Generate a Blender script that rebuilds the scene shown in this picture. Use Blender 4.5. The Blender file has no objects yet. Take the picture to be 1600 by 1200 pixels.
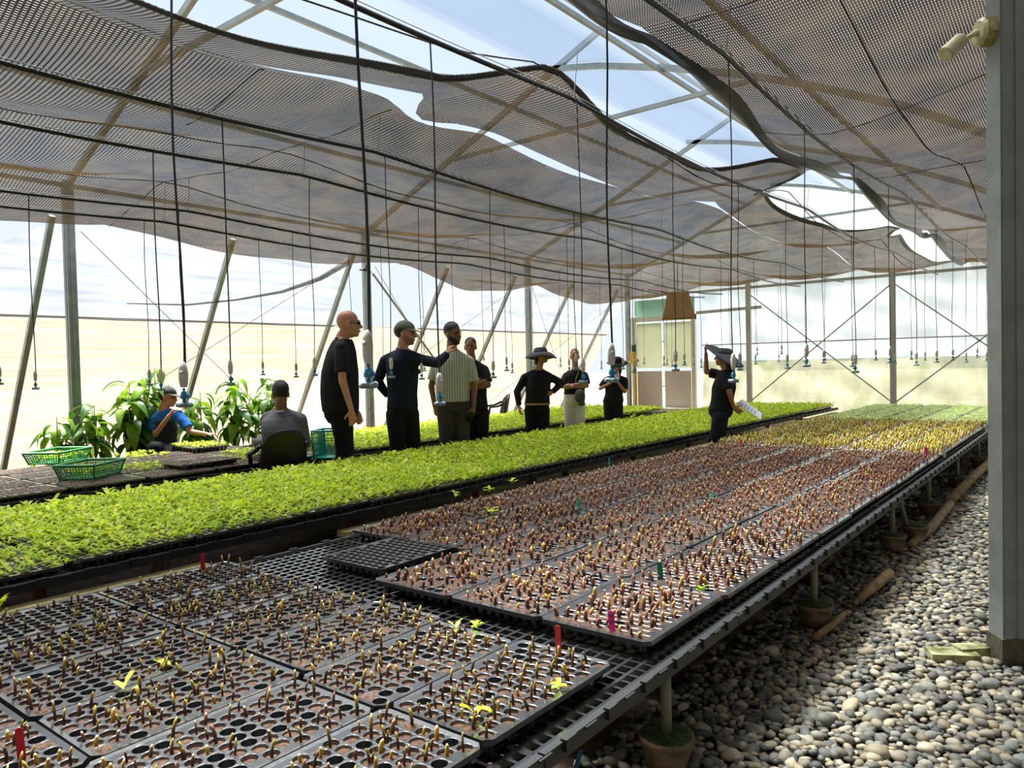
import bpy, bmesh, math, random
import numpy as np
from mathutils import Vector, Matrix

random.seed(7); RNG = np.random.default_rng(7)
SC = bpy.context.scene
COL = SC.collection
PI = math.pi

# ------------------------------------------------------------------ camera, sky, sun, exposure
F_PX, CAM_H = 1180.0, 1.3                     # focal length in pixels of the 1600x1200 frame, eye height (m)
YAW, PITCH, ROLL = math.radians(37.9), -math.atan(31 / 1180.0), 0.0225
FW = np.array([-math.sin(YAW) * math.cos(PITCH), math.cos(YAW) * math.cos(PITCH), math.sin(PITCH)])
RT0 = np.array([math.cos(YAW), math.sin(YAW), 0.0]); UP0 = np.cross(RT0, FW)
RT = math.cos(ROLL) * RT0 - math.sin(ROLL) * UP0
UPV = math.cos(ROLL) * UP0 + math.sin(ROLL) * RT0
CAM = np.array([0.0, 0.0, CAM_H])
cd = bpy.data.cameras.new('camera'); cam = bpy.data.objects.new('camera', cd); COL.objects.link(cam)
cd.sensor_width = 36.0; cd.lens = F_PX / 1600 * 36; cd.clip_start = 0.05; cd.clip_end = 300
m = Matrix(((RT[0], UPV[0], -FW[0]), (RT[1], UPV[1], -FW[1]), (RT[2], UPV[2], -FW[2]))).to_4x4()
m.translation = Vector(CAM); cam.matrix_world = m
SC.camera = cam

w = bpy.data.worlds.new('sky'); SC.world = w; w.use_nodes = True
bg = w.node_tree.nodes['Background']; bg.inputs[0].default_value = (0.82, 0.91, 1.0, 1); bg.inputs[1].default_value = 0.74

sl = bpy.data.lights.new('sun', 'SUN'); sl.energy = 29; sl.angle = math.radians(32); sl.color = (1.0, 0.95, 0.84)
sun = bpy.data.objects.new('sun', sl); COL.objects.link(sun)
sd = Vector((-0.36, 0.12, 1.0))               # towards the sun: high, from the left wall's side
sun.rotation_euler = sd.to_track_quat('Z', 'Y').to_euler()

SC.view_settings.view_transform = 'Standard'; SC.view_settings.look = 'None'
SC.view_settings.gamma = 1.0; SC.view_settings.use_curve_mapping = False
SC.view_settings.exposure = 0.5
SC.cycles.use_denoising = True
SC.cycles.max_bounces = 7; SC.cycles.diffuse_bounces = 4; SC.cycles.transparent_max_bounces = 12
SC.cycles.caustics_reflective = False; SC.cycles.caustics_refractive = False

# ------------------------------------------------------------------ helpers
def at(px, py, depth):
    """point seen at pixel (px,py) of the photograph, depth metres along the view axis"""
    return CAM + (FW * F_PX + RT * (px - 800) - UPV * (py - 600)) * (depth / F_PX)

def tag(o, label=None, cat=None, group=None, kind=None):
    if label: o['label'] = label
    if cat: o['category'] = cat
    if group: o['group'] = group
    if kind: o['kind'] = kind
    return o

def empty(name, loc=(0, 0, 0), rz=0.0):
    o = bpy.data.objects.new(name, None); COL.objects.link(o); o.empty_display_size = 0.05
    o.location = loc; o.rotation_euler = (0, 0, rz)
    return o

def link(name, me, parent=None, loc=None, rot=None):
    o = bpy.data.objects.new(name, me); COL.objects.link(o)
    if parent is not None: o.parent = parent
    if loc is not None: o.location = loc
    if rot is not None: o.rotation_euler = rot
    return o

class MB:
    """collects simple closed shapes into one mesh"""
    def __init__(s): s.v = []; s.f = []; s.mi = []
    def add(s, vs, fs, mi=0):
        b = len(s.v); s.v += [tuple(map(float, p)) for p in vs]
        s.f += [tuple(b + i for i in f) for f in fs]; s.mi += [mi] * len(fs); return s
    def box(s, c, d, rz=0.0, mi=0, M=None):
        x, y, z = d[0] / 2, d[1] / 2, d[2] / 2
        P = [(-x, -y, -z), (x, -y, -z), (x, y, -z), (-x, y, -z), (-x, -y, z), (x, -y, z), (x, y, z), (-x, y, z)]
        if M is not None: P = [tuple(M @ Vector(p)) for p in P]
        cr, sr = math.cos(rz), math.sin(rz)
        P = [(c[0] + p[0] * cr - p[1] * sr, c[1] + p[0] * sr + p[1] * cr, c[2] + p[2]) for p in P]
        return s.add(P, [(3, 2, 1, 0), (4, 5, 6, 7), (0, 1, 5, 4), (1, 2, 6, 5), (2, 3, 7, 6), (3, 0, 4, 7)], mi)
    def bar(s, p0, p1, wd, ht, mi=0, up=(0, 0, 1)):
        p0, p1 = np.array(p0, float), np.array(p1, float); d = p1 - p0; d /= np.linalg.norm(d)
        u = np.array(up, float); a = np.cross(d, u)
        if np.linalg.norm(a) < 1e-4: a = np.cross(d, (1.0, 0, 0))
        a /= np.linalg.norm(a); b = np.cross(a, d); a = a * wd / 2; b = b * ht / 2
        P = [p0 - a - b, p0 + a - b, p0 + a + b, p0 - a + b, p1 - a - b, p1 + a - b, p1 + a + b, p1 - a + b]
        return s.add(P, [(0, 1, 2, 3), (7, 6, 5, 4), (4, 5, 1, 0), (5, 6, 2, 1), (6, 7, 3, 2), (7, 4, 0, 3)], mi)
    def tube(s, pts, rads, n=8, cap=True, mi=0, wide=None, flat=1.0):
        pts = [np.array(p, float) for p in pts]
        if np.isscalar(rads): rads = [rads] * len(pts)
        rings = []; pa = None
        for i, p in enumerate(pts):
            d = pts[min(i + 1, len(pts) - 1)] - pts[max(i - 1, 0)]
            d = d / (np.linalg.norm(d) + 1e-12)
            if wide is not None: ref = np.array(wide, float)
            elif pa is not None: ref = pa
            else: ref = np.array((1.0, 0, 0)) if abs(d[2]) > 0.8 else np.array((0, 0, 1.0))
            a = ref - d * (ref @ d)
            if np.linalg.norm(a) < 1e-5: a = np.cross(d, (0.3, 0.7, 0.2))
            a /= np.linalg.norm(a); b = np.cross(d, a); pa = a
            rings.append([p + rads[i] * (math.cos(t) * a + flat * math.sin(t) * b) for t in np.linspace(0, 2 * PI, n, endpoint=False)])
        vs = [q for r in rings for q in r]; fs = []
        for k in range(len(rings) - 1):
            for i in range(n):
                j = (i + 1) % n; fs.append((k * n + i, k * n + j, (k + 1) * n + j, (k + 1) * n + i))
        if cap: fs.append(tuple(range(n - 1, -1, -1))); fs.append(tuple((len(rings) - 1) * n + i for i in range(n)))
        return s.add(vs, fs, mi)
    def caps(s, p0, p1, r0, r1, n=12, wide=None, flat=1.0):
        """tapered capsule"""
        p0, p1 = np.array(p0, float), np.array(p1, float); d = p1 - p0; L = np.linalg.norm(d) + 1e-9; d = d / L
        P = []; R = []
        for t in (-0.97, -0.75, -0.4): P.append(p0 + d * r0 * t * flat); R.append(r0 * math.sqrt(1 - t * t))
        for t in (0, 0.33, 0.67, 1): P.append(p0 + d * L * t); R.append(r0 + (r1 - r0) * t)
        for t in (0.4, 0.75, 0.97): P.append(p1 + d * r1 * t * flat); R.append(r1 * math.sqrt(1 - t * t))
        return s.tube(P, R, n, True, 0, wide, flat)
    def ell(s, c, r, A=None, nu=12, nv=8):
        """ellipsoid; A = 3 axis vectors"""
        c = np.array(c, float); A = np.eye(3) if A is None else np.array(A, float)
        vs = [c + A[2] * r[2]]; fs = []
        for k in range(1, nv):
            ph = PI * k / nv
            for i in range(nu):
                t = 2 * PI * i / nu
                vs.append(c + A[0] * r[0] * math.sin(ph) * math.cos(t) + A[1] * r[1] * math.sin(ph) * math.sin(t) + A[2] * r[2] * math.cos(ph))
        vs.append(c - A[2] * r[2])
        for i in range(nu): fs.append((0, 1 + i, 1 + (i + 1) % nu))
        for k in range(nv - 2):
            for i in range(nu):
                a = 1 + k * nu + i; b = 1 + k * nu + (i + 1) % nu; fs.append((a, a + nu, b + nu, b))
        l = len(vs) - 1; b0 = 1 + (nv - 2) * nu
        for i in range(nu): fs.append((l, b0 + (i + 1) % nu, b0 + i))
        return s.add(vs, fs)
    def loft(s, secs, n=20):
        """secs: (centre, axisA, axisB) elliptical rings, capped"""
        vs = []; fs = []
        for c, a, b in secs:
            c, a, b = np.array(c, float), np.array(a, float), np.array(b, float)
            vs += [c + a * math.cos(t) + b * math.sin(t) for t in np.linspace(0, 2 * PI, n, endpoint=False)]
        for k in range(len(secs) - 1):
            for i in range(n):
                j = (i + 1) % n; fs.append((k * n + i, k * n + j, (k + 1) * n + j, (k + 1) * n + i))
        fs.append(tuple(range(n - 1, -1, -1))); fs.append(tuple((len(secs) - 1) * n + i for i in range(n)))
        return s.add(vs, fs)
    def lathe(s, prof, c=(0, 0, 0), n=20, mi=0, cap=True):
        return s.tube([(c[0], c[1], c[2] + z) for r, z in prof], [r for r, z in prof], n, cap, mi, wide=(1, 0, 0))
    def mesh(s, name='m', mats=(), smooth=False):
        me = bpy.data.meshes.new(name); me.from_pydata(s.v, [], s.f)
        for mt in mats: me.materials.append(mt)
        if len(mats) > 1: me.polygons.foreach_set('material_index', s.mi)
        if smooth: me.polygons.foreach_set('use_smooth', [True] * len(me.polygons))
        me.update(); return me
    def build(s, name, mat, parent=None, loc=None, smooth=False, rot=None):
        mats = mat if isinstance(mat, (list, tuple)) else [mat]
        return link(name, s.mesh(name, mats, smooth), parent, loc, rot)

def grid_mesh(name, nu, nv, fn, mat, smooth=True, skip=None):
    vs = [fn(i / nu, j / nv) for j in range(nv + 1) for i in range(nu + 1)]
    fs = [(j * (nu + 1) + i, j * (nu + 1) + i + 1, (j + 1) * (nu + 1) + i + 1, (j + 1) * (nu + 1) + i)
          for j in range(nv) for i in range(nu) if not (skip and skip((i + .5) / nu, (j + .5) / nv))]
    me = bpy.data.meshes.new(name); me.from_pydata([tuple(map(float, v)) for v in vs], [], fs); me.materials.append(mat)
    me.polygons.foreach_set('use_smooth', [smooth] * len(me.polygons)); me.update()
    return me

def remesh(name, mb, voxel, mat, parent, origin, smooth=3, dec=None):
    """one continuous surface out of overlapping closed shapes"""
    me = mb.mesh(name); o = link(name, me)
    r = o.modifiers.new('r', 'REMESH'); r.mode = 'VOXEL'; r.voxel_size = voxel
    if smooth:
        q = o.modifiers.new('s', 'SMOOTH'); q.factor = 0.5; q.iterations = smooth
    if dec:
        q = o.modifiers.new('d', 'DECIMATE'); q.ratio = dec
    dg = bpy.context.evaluated_depsgraph_get()
    me2 = bpy.data.meshes.new_from_object(o.evaluated_get(dg))
    bpy.data.objects.remove(o); bpy.data.meshes.remove(me)
    me2.transform(Matrix.Translation(-Vector(origin)))
    me2.materials.clear(); me2.materials.append(mat)
    me2.polygons.foreach_set('use_smooth', [True] * len(me2.polygons)); me2.update()
    me2.name = name
    return link(name, me2, parent)

# ------------------------------------------------------------------ materials
def lin(c): return tuple(((x / 255) / 12.92 if x / 255 <= 0.04045 else ((x / 255 + 0.055) / 1.055) ** 2.4) for x in c)
MATS = {}
def mat(name, rgb, rough=0.6, var=0.15, scale=20.0, bump=0.0, bscale=60.0, metal=0.0, spec=0.5, rgb2=None, transl=0.0, attr=False, coat=0.0):
    """principled material with noise mottling; rgb in sRGB 0-255"""
    if name in MATS: return MATS[name]
    mt = bpy.data.materials.new(name); mt.use_nodes = True; MATS[name] = mt
    nt = mt.node_tree; N = nt.nodes; L = nt.links; p = N['Principled BSDF']; out = N['Material Output']
    p.inputs['Roughness'].default_value = rough; p.inputs['Metallic'].default_value = metal
    p.inputs['Specular IOR Level'].default_value = spec; p.inputs['Coat Weight'].default_value = coat; p.inputs['Coat Roughness'].default_value = 0.14; p.inputs['Coat IOR'].default_value = 2.2
    c1 = lin(rgb); c2 = lin(rgb2) if rgb2 else tuple(x * (1 - var) for x in c1)
    if rgb2 is None: c1 = tuple(min(1, x * (1 + var)) for x in c1)
    tc = N.new('ShaderNodeTexCoord'); nz = N.new('ShaderNodeTexNoise'); nz.inputs['Scale'].default_value = scale; nz.inputs['Detail'].default_value = 4
    L.new(tc.outputs['Object'], nz.inputs['Vector'])
    rp = N.new('ShaderNodeValToRGB'); rp.color_ramp.elements[0].position = 0.35; rp.color_ramp.elements[1].position = 0.65
    rp.color_ramp.elements[0].color = (*c2, 1); rp.color_ramp.elements[1].color = (*c1, 1)
    L.new(nz.outputs['Fac'], rp.inputs['Fac']); col = rp.outputs['Color']
    if attr:
        at_ = N.new('ShaderNodeVertexColor'); at_.layer_name = 'Col'
        mx = N.new('ShaderNodeMixRGB'); mx.blend_type = 'MULTIPLY'; mx.inputs['Fac'].default_value = 1.0
        L.new(col, mx.inputs['Color1']); L.new(at_.outputs['Color'], mx.inputs['Color2']); col = mx.outputs['Color']
    L.new(col, p.inputs['Base Color'])
    if bump:
        n2 = N.new('ShaderNodeTexNoise'); n2.inputs['Scale'].default_value = bscale; n2.inputs['Detail'].default_value = 3
        L.new(tc.outputs['Object'], n2.inputs['Vector'])
        b = N.new('ShaderNodeBump'); b.inputs['Strength'].default_value = bump; b.inputs['Distance'].default_value = 0.02
        L.new(n2.outputs['Fac'], b.inputs['Height']); L.new(b.outputs['Normal'], p.inputs['Normal'])
    if transl:
        tr = N.new('ShaderNodeBsdfTranslucent'); L.new(col, tr.inputs['Color'])
        mx = N.new('ShaderNodeMixShader'); mx.inputs[0].default_value = transl
        L.new(p.outputs[0], mx.inputs[1]); L.new(tr.outputs[0], mx.inputs[2]); L.new(mx.outputs[0], out.inputs['Surface'])
    return mt

def sheet(name, rgb, clear, transl, rgb2=None, scale=1.5, stretch=(1, 1, 1), pos=(0.35, 0.65), rough=0.4, weave=None, vary=0.0, tint=None):
    """thin plastic film or woven sheet: part clear, part translucent, part diffuse.
    weave=(period_a, period_b, axis_a, axis_b, cover): threads cover the sheet, holes between are clear"""
    if name in MATS: return MATS[name]
    mt = bpy.data.materials.new(name); mt.use_nodes = True; MATS[name] = mt
    nt = mt.node_tree; N = nt.nodes; L = nt.links; p = N['Principled BSDF']; out = N['Material Output']
    p.inputs['Roughness'].default_value = rough
    if weave: p.inputs['Specular IOR Level'].default_value = 0.0; p.inputs['Roughness'].default_value = 0.9
    tc = N.new('ShaderNodeTexCoord'); mp = N.new('ShaderNodeMapping'); mp.inputs['Scale'].default_value = stretch
    L.new(tc.outputs['Object'], mp.inputs['Vector'])
    nz = N.new('ShaderNodeTexNoise'); nz.inputs['Scale'].default_value = scale; nz.inputs['Detail'].default_value = 5; L.new(mp.outputs[0], nz.inputs['Vector'])
    rp = N.new('ShaderNodeValToRGB'); rp.color_ramp.elements[0].position = pos[0]; rp.color_ramp.elements[1].position = pos[1]
    rp.color_ramp.elements[0].color = (*lin(rgb2 or rgb), 1); rp.color_ramp.elements[1].color = (*lin(rgb), 1)
    L.new(nz.outputs['Fac'], rp.inputs['Fac'])
    L.new(rp.outputs['Color'], p.inputs['Base Color'])
    tr = N.new('ShaderNodeBsdfTranslucent'); L.new(rp.outputs['Color'], tr.inputs['Color'])
    m1 = N.new('ShaderNodeMixShader'); m1.inputs[0].default_value = transl
    L.new(p.outputs[0], m1.inputs[1]); L.new(tr.outputs[0], m1.inputs[2])
    cl = N.new('ShaderNodeBsdfTransparent'); cl.inputs[0].default_value = (*(tint or (1, 1, 1)), 1); m2 = N.new('ShaderNodeMixShader')
    L.new(cl.outputs[0], m2.inputs[1]); L.new(m1.outputs[0], m2.inputs[2]); L.new(m2.outputs[0], out.inputs['Surface'])
    if weave is None:
        m2.inputs[0].default_value = 1 - clear
    else:
        pa, pb, ca, cb, dist = weave
        sp = N.new('ShaderNodeSeparateXYZ'); L.new(tc.outputs['Object'], sp.inputs[0])
        dz = N.new('ShaderNodeTexNoise'); dz.inputs['Scale'].default_value = 1.1; dz.inputs['Detail'].default_value = 6; L.new(tc.outputs['Object'], dz.inputs['Vector'])
        def mth(op, a, b):
            q = N.new('ShaderNodeMath'); q.operation = op
            for k, x in enumerate((a, b)):
                if isinstance(x, (int, float)): q.inputs[k].default_value = x
                elif x is not None: L.new(x, q.inputs[k])
            return q.outputs[0]
        big = N.new('ShaderNodeTexNoise'); big.inputs['Scale'].default_value = 0.55; big.inputs['Detail'].default_value = 3
        mp2 = N.new('ShaderNodeMapping'); mp2.inputs['Scale'].default_value = (1.0, 0.35, 1.0); L.new(tc.outputs['Object'], mp2.inputs['Vector']); L.new(mp2.outputs[0], big.inputs['Vector'])
        dens = mth('MULTIPLY', mth('SUBTRACT', big.outputs['Fac'], 0.5), vary)
        res = []
        for axis, per, cov in (('X', pa, ca), ('Y', pb, cb)):
            ph = mth('ADD', mth('MULTIPLY', sp.outputs[axis], 2 * PI / per), mth('MULTIPLY', dz.outputs['Fac'], dist))
            sn = mth('SINE', ph, None)
            thr = math.cos(PI * cov)                     # share of the period covered by thread
            res.append(mth('GREATER_THAN', mth('ADD', sn, dens), thr))
        fac = mth('MAXIMUM', res[0], res[1])
        L.new(mth('MULTIPLY', fac, 1 - clear), m2.inputs[0])
    return mt
# ------------------------------------------------------------------ palette
galv = mat('galvanised_steel', (158, 164, 160), 0.45, 0.12, 9, 0.05, 90, metal=0.35)
pale_steel = mat('pale_painted_steel', (205, 205, 196), 0.5, 0.06, 6)
soil_m = mat('damp_soil', (112, 90, 70), 0.9, 0.3, 9, 0.9, 40, rgb2=(66, 54, 43))
gravel_bed = mat('gravel_bed', (62, 60, 55), 0.9, 0.3, 30, 0.6, 60, rgb2=(30, 30, 27))
outside_m = mat('pale_yard', (124, 122, 112), 0.9, 0.2, 0.6, rgb2=(106, 110, 94))
film_roof = sheet('roof_film', (206, 222, 242), 0.95, 0.85, (190, 206, 226), 1.2, (1, 0.3, 1), tint=(0.53, 0.585, 0.66))
film_white = sheet('white_film', (186, 192, 200), 0.2, 0.85, (164, 172, 184), 2.5, (1, 1, 0.35))
film_blue = sheet('blue_film', (172, 186, 202), 0.15, 0.8, (184, 194, 204), 2.0)
film_greenery = sheet('greenery_tinted_film', (164, 162, 144), 0.12, 0.85, (120, 126, 96), 2.6, (1, 1, 0.6), (0.36, 0.64))  # mottle put into the film colour for blurred greenery showing through from outside
film_green = sheet('green_film', (140, 168, 156), 0.1, 0.8)
film_cream = sheet('cream_pane', (186, 188, 170), 0.08, 0.85, (176, 180, 158), 2.0)
net_white = sheet('white_insect_net', (102, 107, 114), 0.0, 0.85, (82, 87, 95), 2.6, (1, 0.35, 5.0), weave=(3.0, 0.012, 0.0, 0.88, 3.0), vary=0.3)
net_cream = sheet('cream_insect_net', (112, 108, 97), 0.0, 0.85, (94, 90, 80), 2.6, (1, 0.25, 9.0), weave=(3.0, 0.012, 0.0, 0.93, 3.0), vary=0.2)
net_dark = sheet('shade_net', (108, 88, 63), 0.0, 0.12, (70, 57, 43), 3.0, weave=(0.014, 0.027, 0.75, 0.38, 9.0), vary=0.9)
net_hem = sheet('shade_net_hem', (48, 44, 38), 0.04, 0.2, (30, 28, 25), 6.0)
wire_m = mat('grey_wire', (120, 116, 108), 0.5)
string_m = mat('purple_string', (150, 110, 120), 0.8)
cream_frame = mat('cream_frame', (226, 222, 205), 0.5, 0.05)
beige_panel = mat('beige_panel', (205, 196, 182), 0.6, 0.05)

# ------------------------------------------------------------------ ground
FY = [-5.0, -0.6, 3.76, 8.2, 12.55, 16.87]
mb = MB().box((0, 6, -0.16), (160, 160, 0.1)); tag(mb.build('floor_yard', outside_m), 'pale sunlit yard ground outside the greenhouse', 'ground', kind='structure')
fl = grid_mesh('floor', 90, 150, lambda u, v: (-11.3 + u * 9.95, -4 + v * 21.2,
        0.0 + 0.018 * math.sin(u * 37 + v * 60) + 0.02 * math.sin(u * 90 - v * 31) * math.sin(v * 140) - 0.03), soil_m)
tag(link('floor', fl), 'dark damp soil floor under the benches', 'floor', kind='structure')
fg = MB().box((4.0, 6.0, -0.05), (10.7, 22.0, 0.06)); tag(fg.build('floor_gravel_bed', gravel_bed), 'dark bed beneath the pebbles of the aisle', 'floor', kind='structure')

# ------------------------------------------------------------------ roof: film on bent rafters
ceil = empty('ceiling'); tag(ceil, 'clear film greenhouse roof on steel rafters above the nets', 'roof', kind='structure')
L_SL = [(-9.3, 3.45), (-4.72, 5.48)]
R_SL = [(-5.75, 5.15), (-4.9, 4.98), (-4.05, 4.74), (-3.2, 4.46), (-2.4, 4.14), (-1.5, 3.72), (-0.73, 3.26), (-0.31, 3.0)]
L2 = [(-0.31, 3.45), (4.3, 5.48), (9.3, 3.45)]
def film(profile, y0, y1):
    n = len(profile)
    mbx = MB().add([(x, y, z + 0.05) for y in (y0, y1) for x, z in profile], [(i, i + 1, n + i + 1, n + i) for i in range(n - 1)])
    return mbx.build('roof_film', film_roof, ceil, smooth=False)
for k in range(len(FY) - 1):
    for pr in (L_SL, R_SL, L2): film(pr, FY[k] + 0.01, FY[k + 1] - 0.01)
for y in FY:
    for pr in (L_SL, R_SL, L2):
        r = MB()
        for a, b in zip(pr[:-1], pr[1:]): r.bar((a[0], y, a[1]), (b[0], y, b[1]), 0.05, 0.07)
        r.build('rafter', galv, ceil)
    MB().bar((-7.35, y, 4.27), (-2.9, y, 4.33), 0.04, 0.05).build('tie_beam', galv, ceil)
for x, z in ((-9.3, 3.45), (-7.8, 4.08), (-6.25, 4.76), (-4.75, 5.42), (-4.05, 4.7), (-2.4, 4.1), (-0.31, 3.02), (2, 4.42)):
    MB().bar((x, -5, z), (x, 16.87, z), 0.04, 0.05).build('purlin', galv, ceil)

# ------------------------------------------------------------------ left wall: sloping net on struts, upright posts inside
XL = -9.3
def wx(z): return XL - 0.04 - 0.61 * (3.05 - z)
wl = empty('wall_left', (XL, 6, 0)); tag(wl, 'sloping left wall of pale insect net on steel struts', 'wall', kind='structure')
def sub(o): o.location = Vector(o.location) - Vector((XL, 6, 0)); return o
def ztop(y):
    if y < 3.5: return 2.98 - 0.42 * min(1, (3.5 - y) / 0.9) ** 0.7
    if y < 8.05: return 3.04
    if y < 9.95: return 2.0
    if y < 13.2: return 3.0 - 0.05 * math.sin((y - 9.95) * 2.9)
    if y < 14.9: return 2.98 - 0.22 * abs(math.sin((y - 13.2) * PI / 0.85))
    if y < 15.9: return 2.9 - 0.85 * math.sin((y - 14.9) * PI) ** 2
    return 2.9
def zbot(y):
    if 7.55 < y < 9.6: return 1.25 if y > 8.0 else 1.25 * (y - 7.55) / 0.45
    return 0.0
def wrink(y, z, a=0.03): return a * (math.sin(y * 2.3 + z * 3.1) * math.sin(z * 2.2 + y * 0.7) + 0.5 * math.sin(y * 5.1 - z * 6.3))
Y0, Y1 = -3.0, 16.85
up = grid_mesh('upper_net', 240, 18, lambda u, v: ((lambda y: (lambda z: (wx(z) + wrink(y, z), y, z))(1.98 + v * (ztop(y) - 1.98)))(Y0 + u * (Y1 - Y0))), net_white,
               skip=lambda u, v: 8.05 < Y0 + u * (Y1 - Y0) < 9.95)
sub(link('upper_net', up, wl))
lo = grid_mesh('lower_net', 240, 24, lambda u, v: ((lambda y: (lambda z: (wx(z) + wrink(y, z), y, z))(zbot(y) + v * (2.0 - zbot(y))))(Y0 + u * (Y1 - Y0))), net_cream)
sub(link('lower_net', lo, wl))
for y in (-0.6, 3.76, 8.2, 12.55, 16.72):
    pm = MB().box((XL, y, 1.75), (0.10, 0.10, 3.5)); pm.box((XL + 0.053, y, 1.75), (0.006, 0.03, 3.5)).box((XL, y - 0.053, 1.75), (0.03, 0.006, 3.5))
    pm.box((XL, y, 0.02), (0.2, 0.2, 0.04))
    sub(pm.build('post', galv, wl))
for y in (-0.8, 1.4, 3.58, 5.82, 7.91, 10.1, 12.1, 14.2, 16.2):
    sub(MB().bar((XL + 0.03, y, 3.08), (wx(0) + 0.1, y, 0.0), 0.06, 0.06).build('strut', galv, wl))
sub(MB().tube([(wx(2.0) + 0.07, y, 2.0) for y in np.linspace(Y0, Y1, 12)], 0.006, 5).build('string', string_m, wl))
for a, b in ((3.9, 7.8), (8.4, 12.4), (12.7, 16.6)):       # crossing brace wires
    for s0, s1 in ((0.2, 2.95), (2.95, 0.2)):
        sub(MB().tube([(wx(s0) + 0.08, a, s0), (wx(s1) + 0.08, b, s1)], 0.005, 5).build('brace_wire', wire_m, wl))
# gathered net slung to the strut head, and the thin steel brace across the open bay
pts = [(wx(z) + 0.12, y, z) for y, z in ((4.6, 2.18), (5.4, 2.2), (6.1, 2.3), (6.8, 2.45), (7.4, 2.68), (7.85, 2.98))]
sub(MB().tube(pts, [0.006, 0.012, 0.016, 0.024, 0.038, 0.05], 7).build('gathered_net', sheet('gathered_pale_net', (120, 118, 112), 0.3, 0.5, (86, 84, 80), 8.0), wl, smooth=True))
sub(MB().tube([(XL + 0.06, 8.27, 2.82), (XL - 0.0, 10.65, 0.5)], 0.02, 8).build('brace_pipe', galv, wl))
tie = MB()
for k in range(9):
    a = k * 0.7; tie.tube([(XL + 0.06 * math.cos(a), 8.12 + 0.02 * k, 2.9 + 0.1 * math.sin(a * 2)), (XL + 0.09 * math.cos(a + 2), 8.2, 2.98 + 0.06 * math.sin(a)), (XL + 0.06, 8.16 - 0.02 * k, 2.84)], 0.008, 5)
sub(tie.build('wire_knot', mat('dark_wire', (40, 38, 36), 0.6), wl))

# ------------------------------------------------------------------ back wall: films on posts, door, braces
YB = 16.87
wb = empty('wall_back', (-4, YB, 0)); tag(wb, 'back wall of white and greenery-tinted plastic film on posts', 'wall', kind='structure')
def subb(o): o.location = Vector(o.location) - Vector((-4, YB, 0)); return o
def film_rect(name, x0, x1, z0, z1, mt, amp=0.015):
    me = grid_mesh(name, max(6, int((x1 - x0) * 10)), max(4, int((z1 - z0) * 10)),
        lambda u, v: (x0 + u * (x1 - x0), YB + 0.03 + amp * math.sin(u * 9 + v * 5 + x0) * math.sin(v * 7 + x0 * 3), z0 + v * (z1 - z0)), mt)
    return subb(link(name, me, wb))
bays = [(-7.42, -6.3), (-6.24, -3.33), (-3.27, -0.34), (-0.28, 2.7), (2.76, 9.3)]
for i, (a, b) in enumerate(bays):
    film_rect('lower_film', a, b, 0.0, 1.26, film_greenery, 0.03)
    film_rect('middle_film', a, b, 1.27, 1.63, film_blue)
    film_rect('upper_film', a, b, 1.66, 2.95, film_white if i else film_blue, 0.04)
    subb(MB().box(((a + b) / 2, YB + 0.01, 1.645), (b - a, 0.03, 0.022)).build('seam_batten', mat('tan_batten', (196, 176, 150), 0.7), wb))
    if i in (1, 2, 3):
        for z0, z1 in ((0.35, 2.75), (2.75, 0.35)):
            subb(MB().bar((a, YB - 0.02, z0), (b, YB - 0.02, z1), 0.025, 0.025).build('brace', pale_steel, wb))
gab = [(-9.3, 2.97), (-0.31, 2.97), (-0.31, 3.0)] + [(x, z) for x, z in reversed(R_SL[:-1])] + [(-4.72, 5.48), (-9.3, 3.45)]
gv = [(x, YB + 0.04, z) for x, z in [(-9.3, 2.96), (-0.31, 2.96), (-0.73, 3.26), (-2.4, 4.14), (-4.05, 4.74), (-4.72, 5.4), (-9.3, 3.45)]]
subb(MB().add(gv, [tuple(range(len(gv)))]).build('gable_film', film_white, wb))
gv = [(-0.31, YB + 0.04, 2.96), (9.3, YB + 0.04, 2.96), (9.3, YB + 0.04, 3.45), (4.3, YB + 0.04, 5.45), (-0.31, YB + 0.04, 3.45)]
subb(MB().add(gv, [(0, 1, 2, 3, 4)]).build('gable_film', film_white, wb))
for x in (-6.27, -3.3, -0.31, 2.73): subb(MB().box((x, YB - 0.04, 1.5), (0.11, 0.08, 3.0)).build('post', pale_steel, wb))
subb(MB().bar((-9.3, YB - 0.03, 2.9), (9.3, YB - 0.03, 2.98), 0.06, 0.06).build('top_rail', pale_steel, wb))
subb(MB().bar((-7.5, YB - 0.1, 2.41), (-5.95, YB - 0.1, 2.45), 0.05, 0.07).build('white_rail', pale_steel, wb))
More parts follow.
